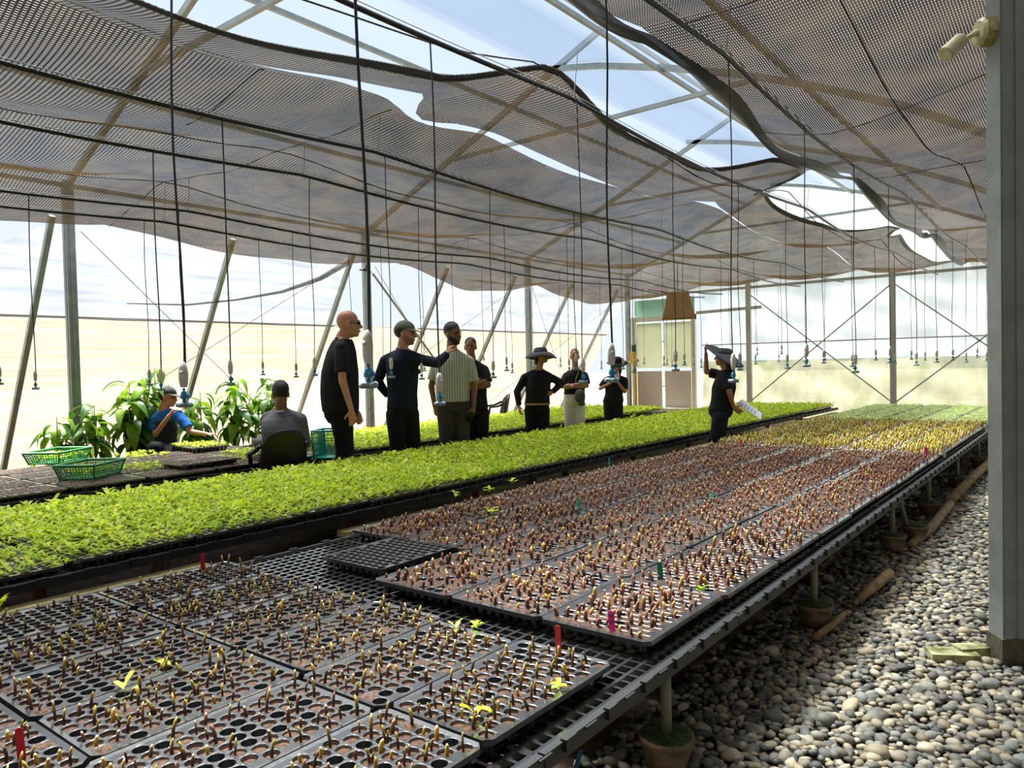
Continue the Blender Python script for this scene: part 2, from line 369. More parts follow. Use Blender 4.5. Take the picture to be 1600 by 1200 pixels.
# door set
dr = empty('door_1', (-8.4, YB, 0)); tag(dr, 'cream double door with pale panes at the far left corner', 'door', kind='structure')
def subd(o): o.location = Vector(o.location) - Vector((-8.4, YB, 0)); return o
for x, ww in ((-9.22, 0.1), (-7.62, 0.1)): subd(MB().box((x, YB, 1.2), (ww, 0.09, 2.4)).build('jamb', cream_frame, dr))
subd(MB().box((-8.42, YB, 2.33), (1.7, 0.1, 0.12)).build('head_rail', cream_frame, dr))
subd(MB().box((-7.5, YB - 0.05, 1.25), (0.12, 0.1, 2.5)).build('steel_jamb', mat('dark_jamb', (120, 122, 120), 0.4, metal=0.3), dr))
for x0, x1 in ((-9.17, -8.44), (-8.42, -7.67)):
    xm = (x0 + x1) / 2
    subd(MB().box((xm, YB + 0.01, 0.55), (x1 - x0 - 0.06, 0.03, 1.0)).build('door_panel', beige_panel, dr))
    subd(MB().box((xm, YB + 0.01, 1.68), (x1 - x0 - 0.06, 0.012, 1.1)).build('pane', film_cream, dr))
    fr = MB()
    for x in (x0 + .02, x1 - .02): fr.box((x, YB, 1.14), (0.04, 0.05, 2.24))
    for z in (0.04, 1.08, 2.24): fr.box((xm, YB, z), (x1 - x0, 0.05, 0.05))
    fr.build('leaf_frame', cream_frame, dr); fr = subd(dr.children[-1])
subd(MB().box((-8.4, YB + 0.02, 2.6), (1.6, 0.01, 0.42)).build('transom_pane', film_green, dr))
# low concrete sill seen by the door
subd(MB().box((-7.9, YB - 0.25, 0.08), (0.9, 0.3, 0.16)).build('step', mat('pale_concrete', (205, 200, 190), 0.8, 0.1, 12, 0.3), dr))

# right and near walls of the neighbouring bay (outside the picture, they close the room)
wr_ = grid_mesh('wall_right', 60, 6, lambda u, v: (9.3, -5 + u * 21.87, v * 3.4), net_cream); tag(link('wall_right', wr_), 'net wall closing the neighbouring bay on the right', 'wall', kind='structure')
wn_ = grid_mesh('wall_near', 60, 6, lambda u, v: (-9.3 + u * 18.6, -5, v * 3.4), net_cream); tag(link('wall_near', wn_), 'net wall behind the camera', 'wall', kind='structure')

# ------------------------------------------------------------------ the near steel post with its lamp
pr = empty('steel_post', (-0.31, 3.8, 0)); tag(pr, 'tall galvanised steel post standing in the pebbles at right', 'post')
pm = MB().box((0, 0, 1.48), (0.10, 0.10, 2.96)); pm.build('shaft', galv, pr, rot=(0, 0, 0.62))
for s in (-0.026, 0.026):
    MB().box((s, -0.052, 1.48), (0.034, 0.006, 2.96)).build('face_flange', galv, pr, rot=(0, 0, 0.62))
MB().box((0, 0, 0.04), (0.115, 0.115, 0.12)).build('base_sleeve', mat('rusty_steel', (92, 88, 70), 0.7, 0.3, 25), pr, rot=(0, 0, 0.62))
ln = empty('flood_lamp', (-0.372, 3.78, 2.62)); tag(ln, 'cream swivel lamp head on an octagonal box fixed to the post', 'lamp')
bone = mat('aged_cream_plastic', (226, 216, 176), 0.45, 0.08, 18); olive = mat('yellowed_plastic', (190, 180, 110), 0.45, 0.12, 16)
bx = MB(); d = RT0
ctr = np.array((0.0, 0.0, 0.03))
bx.tube([ctr + RT0 * 0.035, ctr - RT0 * 0.03], 0.062, 8, wide=(0, 0, 1)); bx.build('junction_box', olive, ln)
MB().tube([ctr + np.array((0.614, -0.789, 0)) * 0.057, ctr + np.array((0.614, -0.789, 0)) * 0.063], 0.02, 14, wide=(0, 0, 1)).build('knockout', mat('knockout', (204, 196, 140), 0.5), ln)
MB().tube([ctr - RT0 * 0.028, ctr - RT0 * 0.04], [0.06, 0.045], 16, wide=(0, 0, 1)).build('cover', bone, ln)
MB().tube([ctr - RT0 * 0.04, ctr - RT0 * 0.07 + np.array((0, 0, -0.015)), ctr - RT0 * 0.12 + np.array((0, 0, -0.04))], [0.014, 0.010, 0.010], 10).build('swivel_arm', bone, ln, smooth=True)
hd = ctr - RT0 * 0.125 + np.array((0, 0, -0.045)); hv = -RT0 * 0.75 + np.array((0.1, -0.13, -0.66)); hv /= np.linalg.norm(hv)
MB().tube([hd - hv * 0.03, hd - hv * 0.022, hd + hv * 0.075, hd + hv * 0.08, hd + hv * 0.07], [0.027, 0.032, 0.034, 0.031, 0.028], 18).build('lamp_head', bone, ln, smooth=False)
MB().tube([(0.03, -0.02, -0.03), (0.045, 0.0, -0.06), (0.05, 0.03, -0.05)], 0.004, 6).build('lamp_wire', mat('black_cable', (20, 20, 20), 0.4), ln)
pl = MB().box((-0.5, 3.66, 0.018), (0.19, 0.10, 0.03), 0.5).box((-0.44, 3.74, 0.026), (0.13, 0.07, 0.035), 0.75); 
st = pl.build('mossy_block', mat('mossy_concrete', (190, 186, 140), 0.9, 0.3, 14, 0.6, 40, rgb2=(96, 100, 52))); tag(st, 'cracked mossy concrete block at the foot of the steel post', 'block')
# ------------------------------------------------------------------ shade nets under the roof
def nz2(x, y): return math.sin(x * 3.7 + y * 1.3) * math.sin(y * 2.9 - x * 1.1) + 0.5 * math.sin(x * 8.3 - y * 3.9)
def netz(x, y):
    s = abs(math.sin(PI * ((y - 3.76) / 4.39)))
    sx = abs(math.sin(PI * (x + 8.6) / 1.62))
    z = 3.12 - 0.14 * s - (0.04 + 0.13 * s) * sx + 0.014 * nz2(x, y)
    if x < -7.2: z -= 0.20 * min(1, (-7.2 - x) / 1.2)
    return z
def lerp_tab(tab, y):
    if y <= tab[0][0]: return tab[0][1]
    for (a, u), (b, v) in zip(tab[:-1], tab[1:]):
        if y <= b:
            t = (y - a) / (b - a); t = t * t * (3 - 2 * t); return u + (v - u) * t
    return tab[-1][1]
EDGE_A = [(-4, -3.1), (1.9, -3.05), (3.2, -2.98), (3.9, -2.58), (4.6, -2.62), (5.6, -2.55), (6.75, -2.02), (7.1, -2.1), (7.6, -2.75), (8.4, -2.85), (9.6, -2.55), (11.0, -2.05), (11.6, -2.3), (13, -2.35), (17.2, -2.1)]
MID_L = [(-4, -3.75), (2.2, -3.6), (2.9, -3.62), (3.4, -3.72), (3.95, -3.92), (4.6, -3.72), (5.6, -3.66), (6.4, -3.5), (7.0, -3.6), (7.8, -3.75), (8.6, -3.5), (17.2, -3.4)]
MID_R = [(-4, -3.7), (2.2, -3.58), (2.9, -3.40), (3.5, -3.42), (3.95, -3.86), (4.5, -3.52), (5.2, -3.44), (6.2, -3.44), (6.6, -3.48), (7.2, -3.45), (7.8, -3.35), (8.5, -3.46), (17.2, -3.38)]
EDGE_B = [(-4, -1.85), (2.5, -1.86), (3.5, -2.0), (4.2, -1.92), (5.2, -1.97), (17.2, -2.0)]
EDGE_L = [(-4, -8.35), (7, -8.42), (11, -9.05), (17.2, -9.15)]
def net_panel(name, ta, tb, nu, nv, label, y0=-4.9, y1=17.0, dz=0.0):
    def fn(u, v):
        y = y0 + v * (y1 - y0); a = ta(y); b = tb(y); x = a + (b - a) * u
        return (x, y, netz(x, y) + dz)
    me = grid_mesh(name, nu, nv, fn, net_dark)
    return tag(link(name, me), label, 'shade net')
net_l = net_panel('shade_net', lambda y: lerp_tab(EDGE_L, y), lambda y: lerp_tab(MID_L, y), 70, 200, 'wide brown shade net sagging over the left half of the greenhouse')
net_m = net_panel('shade_net', lambda y: lerp_tab(MID_R, y), lambda y: lerp_tab(EDGE_A, y), 20, 200, 'narrow shade net strip with scalloped edge beside the open roof slit', dz=-0.01)
net_r = net_panel('shade_net', lambda y: lerp_tab(EDGE_B, y), lambda y: 9.2, 70, 200, 'shade net over the pebble aisle, right of the open roof slit', dz=0.02)
def hem(par, tab, name, wd, drop, side, lab):
    def fn(u, v):
        y = -3 + v * 20; x = lerp_tab(tab, y); 
        return (x + side * wd * u * (0.7 + 0.3 * math.sin(y * 3)), y, netz(x, y) - 0.015 - drop * math.sin(PI * u * 0.9) * (0.75 + 0.35 * math.sin(y * 2.1 + 1)))
    o = link(name, grid_mesh(name, 5, 160, fn, net_hem), par); tag(o, lab)
hem(net_m, EDGE_A, 'hem', 0.07, 0.03, -1, 'dark doubled hem of the net')
hem(net_r, EDGE_B, 'hem', 0.15, 0.08, 1, 'dark drooping doubled hem of the net')
# supporting cords under the nets
cord = mat('dark_cord', (52, 48, 44), 0.7)
for par, x in ((net_l, -7.0), (net_l, -5.36), (net_m, -2.62), (net_r, -1.0), (net_r, 0.6)):
    MB().tube([(x, y, netz(x, y) - 0.012) for y in np.linspace(-3, 16.9, 70)], 0.005, 5).build('cord', cord, par)
for par, y, xa, xb in ((net_l, 3.76, -8.4, -3.9), (net_r, 3.76, -1.9, 4), (net_r, 2.9, -1.9, 2), (net_l, 8.2, -8.6, -3.6), (net_r, 5.4, -1.9, 3.5), (net_r, 8.2, -1.9, 4), (net_l, 2.6, -4.6, -3.7)):
    MB().tube([(x, y + 0.05 * math.sin(x * 2), netz(x, y) - 0.012) for x in np.linspace(xa, xb, 24)], 0.0032, 5).build('cord', cord, par)

# ------------------------------------------------------------------ irrigation pipes and hanging misters
pipe_m = mat('black_pipe', (30, 29, 28), 0.35, 0.2, 5); pipe_w = mat('pale_wire', (170, 165, 155), 0.5)
hose_m = mat('dark_hose', (48, 44, 52), 0.5); weight_m = mat('off_white_weight', (226, 224, 212), 0.55, 0.06, 30, 0.15, 50)
blue_m = mat('blue_plastic', (58, 140, 176), 0.35, 0.1, 40); grey_m = mat('grey_blue_plastic', (150, 170, 175), 0.4, 0.1, 40)
PIPES = [(-1.5, 'first'), (-2.42, 'second'), (-4.1, 'third'), (-4.97, 'fourth'), (-6.7, 'fifth'), (-7.15, 'sixth')]
def pipe_z(i, y):
    s = abs(math.sin(PI * (y - 3.76) / 4.39))
    base = [2.80, 2.80, 2.80, 2.78, 2.74, 2.70][i]
    return base + 0.05 - 0.07 * s
for i, (x, nm) in enumerate(PIPES):
    y0 = -2.5; ys = np.linspace(y0, 16.4, 80)
    p = MB().tube([(x + 0.02 * math.sin(y * 0.9 + i), y, pipe_z(i, y)) for y in ys], 0.0125, 8).build('irrigation_pipe', pipe_m, smooth=True)
    tag(p, f'black irrigation pipe under the shade net, {nm} from the right post', 'pipe', 'irrigation pipes')
    MB().tube([(x + 0.02 * math.sin(y * 0.9 + i) + 0.012, y, pipe_z(i, y) + 0.022) for y in ys], 0.003, 4).build('carrier_wire', pipe_w, p)
    for y in FY[1:]:
        MB().tube([(x, y, pipe_z(i, y)), (x + 0.03, y, 3.1)], 0.003, 4).build('hanger', pipe_w, p)
wmb = MB(); Aw = [(1, 0, 0), (0, 1, 0), (0, 0, 1)]
wmb.tube([(0, 0, z) for z in (0.0, 0.004, 0.02, 0.045, 0.066, 0.081, 0.085)], [0.009, 0.0125, 0.0155, 0.0165, 0.0145, 0.010, 0.006], 12, flat=0.8, wide=(1, 0, 0))
for a in (0, PI): wmb.tube([(0.0, 0.011 * math.cos(a), 0.05), (0.0, 0.0145 * math.cos(a), 0.05)], [0.008, 0.005], 8, wide=(0, 0, 1))
w_me = wmb.mesh('weight', [weight_m], True)
nmb = MB().tube([(0, 0, 0), (0, 0, -0.012), (0, 0, -0.013), (0, 0, -0.018), (0, 0, -0.028), (0, 0, -0.036), (0, 0, -0.037), (0, 0, -0.052)], [0.004, 0.004, 0.010, 0.010, 0.0125, 0.011, 0.006, 0.006], 12, wide=(1, 0, 0))
nmb.tube([(0.004, 0, -0.026), (0.017, 0, -0.026)], [0.009, 0.008], 10)
n_me = nmb.mesh('nozzle', [blue_m], True)
cmb = MB().tube([(-0.028, 0, -0.056), (-0.02, 0, -0.056), (0.02, 0, -0.056), (0.028, 0, -0.056)], [0.008, 0.0095, 0.0095, 0.008], 10)
cmb.tube([(0, -0.026, -0.056), (0, 0.026, -0.056)], 0.009, 10)
c_me = cmb.mesh('cross', [grey_m], True)
ORD = ['first', 'second', 'third', 'fourth', 'fifth', 'sixth', 'seventh', 'eighth', 'ninth', 'tenth', 'eleventh', 'twelfth', 'thirteenth', 'fourteenth']
for i, (x, nm) in enumerate(PIPES):
    n = 0
    for k in range(0, 12):
        y = 1.32 + 1.24 * k + (0.03 * math.sin(k * 3 + i) if i > 1 else 0)
        if i >= 2 and k == 0: continue
        if i >= 4: y = (2.42 if i == 4 else 2.32) + 1.24 * (k - 1)
        if y > 16: continue
        zb = 1.20 + 0.035 * math.sin(i * 5 + k * 2.7); 
        if (i, k) == (0, 0): zb = 1.24
        if (i, k) == (1, 0): zb = 1.175
        if (i, k) == (1, 1): zb = 1.11
        if (i, k) in ((3, 10), (2, 9), (5, 6)): zb = 1.36
        e = empty('mister', (x, y, zb), k * 0.9 + i * 0.5)
        tag(e, f'hanging mister with white weight, {ORD[n]} from the camera on {nm} pipe from right post', 'mister', f'misters on the {nm} irrigation pipe')
        zt = pipe_z(i, y) - zb
        wob = 0.006
        hz = np.linspace(0.14, zt, 9)
        MB().tube([(wob * math.sin(z * 5 + k), wob * math.sin(z * 4 + i), z) for z in hz], 0.0042 if k < 2 else 0.0034, 6).build('hose', hose_m, e)
        link('weight', w_me, e, (0, 0, 0.072))
        nz = link('nozzle', n_me, e, (0, 0, 0.07))
        link('cross', c_me, nz)
        n += 1
# ------------------------------------------------------------------ benches of plastic lattice on legs
lattice_m = mat('black_lattice_plastic', (40, 40, 42), 0.3, 0.2, 14, spec=0.8, coat=0.9)
rail_m = mat('grey_rail_plastic', (34, 34, 34), 0.55, 0.18, 10, spec=0.5)
rail_dark = mat('black_rail_plastic', (34, 34, 36), 0.4, 0.18, 10)
leg_m = mat('bench_leg_steel', (124, 122, 104), 0.55, 0.15, 14)
pot_m = mat('terracotta_concrete', (150, 122, 98), 0.9, 0.25, 16, 0.5, 40, rgb2=(92, 84, 62))
moss_m = mat('moss', (70, 92, 30), 0.95, 0.3, 30, 0.8, 80, rgb2=(38, 54, 18))
wood_m = mat('pale_plank', (196, 176, 120), 0.8, 0.2, 6, 0.3, 30); brick_m = mat('rust_brick', (120, 70, 50), 0.9, 0.3, 18, 0.5, 40)

def lattice_mesh(w, l, pitch=0.048):
    mbx = MB(); nx = max(2, round(w / pitch)); ny = max(2, round(l / pitch))
    for i in range(nx + 1): mbx.box((-w / 2 + i * w / nx, 0, 0), (0.012 if 0 < i < nx else 0.02, l, 0.022))
    for j in range(ny + 1): mbx.box((0, -l / 2 + j * l / ny, -0.001), (w, 0.010 if 0 < j < ny else 0.018, 0.020))
    return mbx.mesh('lattice', [lattice_m])
def rail_mesh(l, mt):
    mbx = MB().box((0, 0, -0.004), (0.022, l - 0.008, 0.042))
    n = max(1, round(l / 0.2))
    for i in range(n):
        y = -l / 2 + (i + 0.5) * l / n
        mbx.box((0.012, y, 0.008), (0.018, 0.045, 0.03)); mbx.box((0.014, y + l / n / 2, 0.012), (0.006, 0.05, 0.006))
    return mbx.mesh('rail', [mt])
def foot_mesh():
    a = MB().lathe([(0.058, 0.0), (0.072, 0.05), (0.083, 0.092), (0.088, 0.095), (0.088, 0.112), (0.080, 0.112)], n=22)
    b = MB().lathe([(0.081, 0.098), (0.081, 0.115), (0.06, 0.119), (0.02, 0.121)], n=22)
    return a.mesh('foot', [pot_m], True), b.mesh('moss', [moss_m], True)
FOOT, MOSSTOP = foot_mesh()
LT = 0.385                                            # level the trays stand on
def bench(name, x0, x1, y0, y1, label, rail_mat, legs, legx, plen=1.2, side=1):
    e = empty(name, ((x0 + x1) / 2, (y0 + y1) / 2, 0)); tag(e, label, 'bench'); ox, oy = (x0 + x1) / 2, (y0 + y1) / 2
    ncol = 2; wcol = (x1 - x0 - 0.03) / ncol; nrow = round((y1 - y0) / plen); lrow = (y1 - y0) / nrow
    me = lattice_mesh(wcol - 0.006, lrow - 0.006); rm = rail_mesh(lrow, rail_mat)
    for c in range(ncol):
        for r in range(nrow):
            link('lattice_panel', me, e, (x0 + 0.015 + (c + .5) * wcol - ox, y0 + (r + .5) * lrow - oy, LT - 0.012))
    for r in range(nrow):
        link('edge_rail', rm, e, (x1 - ox, y0 + (r + .5) * lrow - oy, LT - 0.012))
        link('edge_rail', rm, e, (x0 - ox, y0 + (r + .5) * lrow - oy, LT - 0.012), (0, 0, PI))
    for x in legx: MB().box((x - ox, 0, LT - 0.05), (0.035, y1 - y0 - 0.1, 0.045)).build('bearer', leg_m, e)
    for y in legs:
        for x in legx:
            lg = MB().tube([(0, 0, 0.1), (0, 0, LT - 0.03)], 0.0175, 10).build('leg', leg_m, e, (x - ox, y - oy, 0), smooth=True)
            ft = link('foot', FOOT, lg, (0, 0, 0)); link('moss', MOSSTOP, lg)
    return e
b1 = bench('seedling_bench', -3.2, -1.03, -1.0, 14.6, 'long black lattice bench with grey rail beside the pebble aisle', rail_m,
           (0.55, 2.16, 3.74, 5.48, 6.84, 8.4, 10.0, 11.6, 13.2), (-1.09, -3.1))
MB().tube([(0.0, 0, 0.1), (0.0, -0.29, 0.36)], 0.014, 8).build('brace_leg', leg_m, b1, (-1.06 + 2.115, 5.83 - 6.8, 0))
bf = link('foot', FOOT, b1, (-1.02 + 2.115, 5.86 - 6.8, 0)); link('moss', MOSSTOP, bf)
b2 = bench('seedling_bench', -5.55, -3.72, -0.4, 14.3, 'middle lattice bench carrying the dense lime green seedlings', rail_dark,
           (), (-3.95, -5.3))
for y in (0.6, 1.42, 2.0, 3.3, 4.6, 5.9, 7.2, 8.6, 10.0, 11.4, 12.8):
    q = empty('pillar', (-3.98 + 4.635, y - 6.95, 0)); q.parent = b2
    MB().lathe([(0.09, -0.02), (0.095, 0.1), (0.085, 0.17), (0.06, 0.172)], n=14).build('block', brick_m, q, smooth=True)
    MB().tube([(0.0, 0, 0.165), (0.0, 0, LT - 0.03)], 0.03, 6).build('stub', brick_m, q)
for y in (1.95, 5.2, 9.0, 12.6):
    v = MB().bar((0, 0, 0.0), (0, 0.02, LT - 0.03), 0.06, 0.04).bar((0, -0.14, 0.05), (0, 0.0, LT - 0.05), 0.04, 0.03)
    v.build('prop', mat('weathered_wood', (120, 104, 80), 0.85, 0.25, 10, 0.4, 40), b2, (-3.86 + 4.635, y - 6.95, 0))
for y in (0.2, 2.6, 5.0, 7.4, 9.8, 12.2):
    MB().bar((0, -0.95 + 0.3 * math.sin(y), 0), (0, 1.0 - 0.3 * math.cos(y), 0), 0.09, 0.035).build('plank', wood_m, b2, (-3.70 + 4.635, y + 1.2 - 6.95, LT - 0.10 - 0.012 * math.sin(y * 3)))
b3 = bench('seedling_bench', -8.15, -6.15, -0.8, 12.4, 'far lattice bench along the left wall, trays and seedlings on it', rail_dark,
           (0.5, 2.5, 4.5, 6.5, 8.5, 10.5, 12.0), (-6.3, -8.0))

# ------------------------------------------------------------------ trays
tray_m = mat('black_tray_plastic', (30, 30, 32), 0.45, 0.25, 22, 0.08, 50, spec=0.5, coat=0.9)
peat_m = mat('brown_peat', (116, 82, 60), 0.95, 0.35, 90, 0.8, 240, rgb2=(64, 45, 34))
H_TRAY = 0.045
def tray_mesh(w, l, nx, ny, r, npt, fill, seed, mound, mg=0.012):
    """plug tray: sheet with round holes, tapering cell cups, turned-down rim. returns body, soil mesh, filled cells"""
    rg = random.Random(seed); mbx = MB(); so = MB(); cells = []
    px = (w - 2 * mg) / nx; py = (l - 2 * mg) / ny; top = H_TRAY; X0 = -w / 2 + mg; Yb = -l / 2 + mg; r = min(r, px * .46, py * .475)
    def tile(cx, cy):
        hx, hy = px / 2, py / 2; per = npt // 4; sq = []
        for k in range(4):
            a = [(-hx, -hy), (hx, -hy), (hx, hy), (-hx, hy)][k]; b = [(hx, -hy), (hx, hy), (-hx, hy), (-hx, -hy)][k]
            for i in range(per): t = i / per; sq.append((a[0] + (b[0] - a[0]) * t, a[1] + (b[1] - a[1]) * t))
        n = len(sq); ang = [math.atan2(q[1] / hy, q[0] / hx) for q in sq]
        V = [(cx + q[0], cy + q[1], top) for q in sq] + [(cx + r * math.cos(a), cy + r * math.sin(a), top - 0.001) for a in ang]
        V += [(cx + r * 0.72 * math.cos(a), cy + r * 0.72 * math.sin(a), 0.002) for a in ang]
        Fc = []
        for i in range(n):
            j = (i + 1) % n; Fc += [(i, j, n + j, n + i), (n + i, n + j, 2 * n + j, 2 * n + i)]
        Fc.append(tuple(2 * n + i for i in range(n)))
        mbx.add(V, Fc); cells.append((cx, cy))
    for j in range(ny):
        off = (j % 2) * px / 2; cy = Yb + (j + .5) * py; m_ = nx - (j % 2)
        for i in range(m_): tile(X0 + off + (i + .5) * px, cy)
        if j % 2:
            for xa in (X0, X0 + w - 2 * mg - px / 2):
                mbx.add([(xa, cy - py / 2, top), (xa + px / 2, cy - py / 2, top), (xa + px / 2, cy + py / 2, top), (xa, cy + py / 2, top)], [(0, 1, 2, 3)])
    a, b = w / 2 - mg, l / 2 - mg; A, B = w / 2, l / 2; ch = 0.02
    inn = [(-a, -b), (0, -b), (a, -b), (a, 0), (a, b), (0, b), (-a, b), (-a, 0)]
    o1 = [(-A + ch, -B), (A - ch, -B), (A, -B + ch), (A, B - ch), (A - ch, B), (-A + ch, B), (-A, B - ch), (-A, -B + ch)]
    V = [(-a, -b, top), (a, -b, top), (a, b, top), (-a, b, top)] + [(x, y, top + 0.002) for x, y in o1] + [(x * 1.006, y * 1.004, top - 0.012) for x, y in o1]
    Fc = [(0, 4, 5, 1), (1, 5, 6), (1, 6, 7, 2), (2, 7, 8), (2, 8, 9, 3), (3, 9, 10), (3, 10, 11, 0), (0, 11, 4)]
    for i in range(8): j = (i + 1) % 8; Fc.append((4 + i, 12 + i, 12 + j, 4 + j))
    mbx.add(V, Fc)
    filled = []
    for cx, cy in cells:
        if rg.random() > fill: continue
        filled.append((cx, cy))
        if rg.random() < mound: zz, rr = top + 0.004, r * 1.14
        else: zz, rr = top - 0.006 - rg.random() * 0.006, r * 0.97
        n = 8 if npt > 8 else 6; ph = rg.random() * 3
        V = [(cx + rr * (0.92 + 0.16 * rg.random()) * math.cos(t + ph), cy + rr * (0.92 + 0.16 * rg.random()) * math.sin(t + ph), zz - (0.005 if zz > top else 0.0)) for t in np.linspace(0, 2 * PI, n, endpoint=False)] + [(cx, cy, zz + 0.002)]
        so.add(V, [(i, (i + 1) % n, n) for i in range(n)])
    return mbx.mesh('tray_body', [tray_m]), so.mesh('tray_soil', [peat_m], True), filled
def put_tray(me, loc, rz, label, group, name='seedling_tray'):
    e = empty(name, loc, rz); tag(e, label, 'tray', group)
    link('body', me[0], e)
    if len(me[1].polygons): link('soil', me[1], e)['kind'] = 'stuff'
    return e
def world_cells(me, loc, rz):
    c, s = math.cos(rz), math.sin(rz)
    return [(loc[0] + x * c - y * s, loc[1] + x * s + y * c, loc[2] + H_TRAY) for x, y in me[2]]

TF = [tray_mesh(0.335, 0.565, 7, 13, 0.0192, 16, 0.84, 10 + k, 0.05) for k in range(4)]      # front block
TS = [tray_mesh(0.412, 0.588, 9, 14, 0.0182, 12, 0.93, 30 + k, 0.8, 0.024) for k in range(3)]      # second block
TE = tray_mesh(0.412, 0.56, 9, 13, 0.0182, 12, 0.1, 40, 0.0)                                    # nearly empty tray
TL = [tray_mesh(0.412, 0.588, 9, 14, 0.0182, 8, 0.95, 50 + k, 0.5, 0.022) for k in range(2)]        # far trays
TG = [tray_mesh(0.44, 0.60, 9, 14, 0.0185, 12, 0.9, 60 + k, 0.2) for k in range(2)]          # under the green seedlings
SPROUT_SPOTS = []      # (x,y,z, kind, tray phrase)
NTH = ['1st', '2nd', '3rd', '4th', '5th', '6th', '7th', '8th', '9th', '10th', '11th', '12th', '13th', '14th', '15th', '16th', '17th', '18th', '19th', '20th', '21st', '22nd', '23rd', '24th', '25th']
FX = [-1.275, -1.615, -1.955, -2.295, -2.64, -2.985]
ROWN = ['nearest row', '2nd row', '3rd row']
for c, x in enumerate(FX):
    for r, y in enumerate((0.435, 1.01, 1.587)):
        if r == 0 and c > 4: continue
        yy = y + random.uniform(-0.004, 0.004) + (0.0, -0.02, 0.012, 0.0, 0.01, 0.02)[c]
        me = TF[(c * 2 + r * 3) % 4]; rz = random.uniform(-0.006, 0.006); loc = (x, yy, LT + 0.001)
        ph = f'{NTH[c]} from the pebble aisle, {ROWN[r]} from the camera'
        put_tray(me, loc, rz, f'black sprout tray, {ph}', 'sprout trays nearest the camera')
        for p in world_cells(me, loc, rz): SPROUT_SPOTS.append((*p, 'front', ph))
SX = [-1.29, -1.71, -2.13, -2.55, -2.965]
for r in range(9):
    for c, x in enumerate(SX):
        y = 2.05 + 0.294 + r * 0.592
        if r == 0 and c == 4: continue
        if r == 0 and c == 3:
            put_tray(TE, (-2.64, 2.46, LT + 0.001), 0.01, 'almost empty black tray at the edge of the bare lattice strip', 'sprout trays past the bare lattice')
            continue
        loc = (x + random.uniform(-0.006, 0.006), y + random.uniform(-0.008, 0.008), LT + 0.001 + (0.006 if c < 3 and r == 0 else 0)); rz = random.uniform(-0.008, 0.008)
        me = TS[(c + r * 2) % 3]; ph = f'{NTH[c]} from the pebble aisle, {NTH[r]} row past the bare lattice'
        put_tray(me, loc, rz, f'tray of brown sprouts, {ph}', 'sprout trays past the bare lattice')
        for p in world_cells(me, loc, rz): SPROUT_SPOTS.append((*p, 'second', ph))
for r in range(6):
    for c, x in enumerate(SX):
        loc = (x, 7.42 + 0.294 + r * 0.594, LT + 0.001); me = TL[(c + r) % 2]; ph = f'{NTH[c]} from the pebble aisle, {NTH[r]} row of the ochre block'
        put_tray(me, loc, 0, f'tray of ochre sprouts, {ph}', 'trays of ochre sprouts')
        for p in world_cells(me, loc, 0): SPROUT_SPOTS.append((*p, 'ochre', ph))
GREEN_FAR = []
for r in range(6):
    for c, x in enumerate(SX):
        loc = (x, 11.0 + 0.294 + r * 0.594, LT + 0.001); me = TL[(c + r) % 2]
        put_tray(me, loc, 0, f'tray of pale green seedlings, {NTH[c]} from pebble aisle, {NTH[r]} row of far block', 'trays of pale green seedlings')
        GREEN_FAR += world_cells(me, loc, 0)
BED2 = []; BED3 = []
B2X = [-3.97, -4.415, -4.86, -5.305]
for r in range(24):
    for c, x in enumerate(B2X):
        y = 1.79 + (r - 3) * 0.604 + (0.0 if r > 2 else -0.03); loc = (x + (0.012 * math.sin(r * 2.1) if c == 0 else 0), y, LT + 0.001 - (0.0 if r > 2 else 0.012)); me = TG[(r + c) % 2]
        if y > 14.1: continue
        if c and y > 6: continue
        col = ('aisle-side column', '2nd column from aisle', '3rd column from aisle', '4th column from aisle')[c]
        put_tray(me, loc, 0.0, f'black tray of lime seedlings, {col}, {NTH[r]} from near end', 'trays of lime seedlings on the middle bench')
for r in range(9):
    for c, x in enumerate((-6.4, -6.85, -7.3, -7.75)):
        y = -0.3 + 0.61 * r
        if y < 1 or y > 4.75: continue
        loc = (x + random.uniform(-.01, .01), y, LT + 0.001); me = TL[(r + c) % 2]
        put_tray(me, loc, random.uniform(-0.01, 0.01), f'tray of tiny reddish sprouts, far bench, {NTH[c]} column, {NTH[max(0, r - 2)]} tray along', 'trays of tiny sprouts on the far bench')
        BED3 += world_cells(me, loc, 0)
for r in range(11):
    loc = (-6.4, 5.62 + r * 0.61, LT + 0.001)
    put_tray(TL[r % 2], loc, 0, f'green seedling tray behind the people, {NTH[r]} from the seated workers', 'trays behind the standing people')
# loose trays lifted on top of others near the seated workers
for k, (x, y, z, rz, lab) in enumerate(((-6.55, 3.72, LT + 0.05, 0.0, 'extra tray laid crosswise on the far bench before the chair'),
        (-7.85, 4.45, LT + 0.05, 1.5, 'tray of small green seedlings in front of the worker in blue'))):
    put_tray(TL[k], (x, y, z), rz, lab, 'loose trays by the workers')

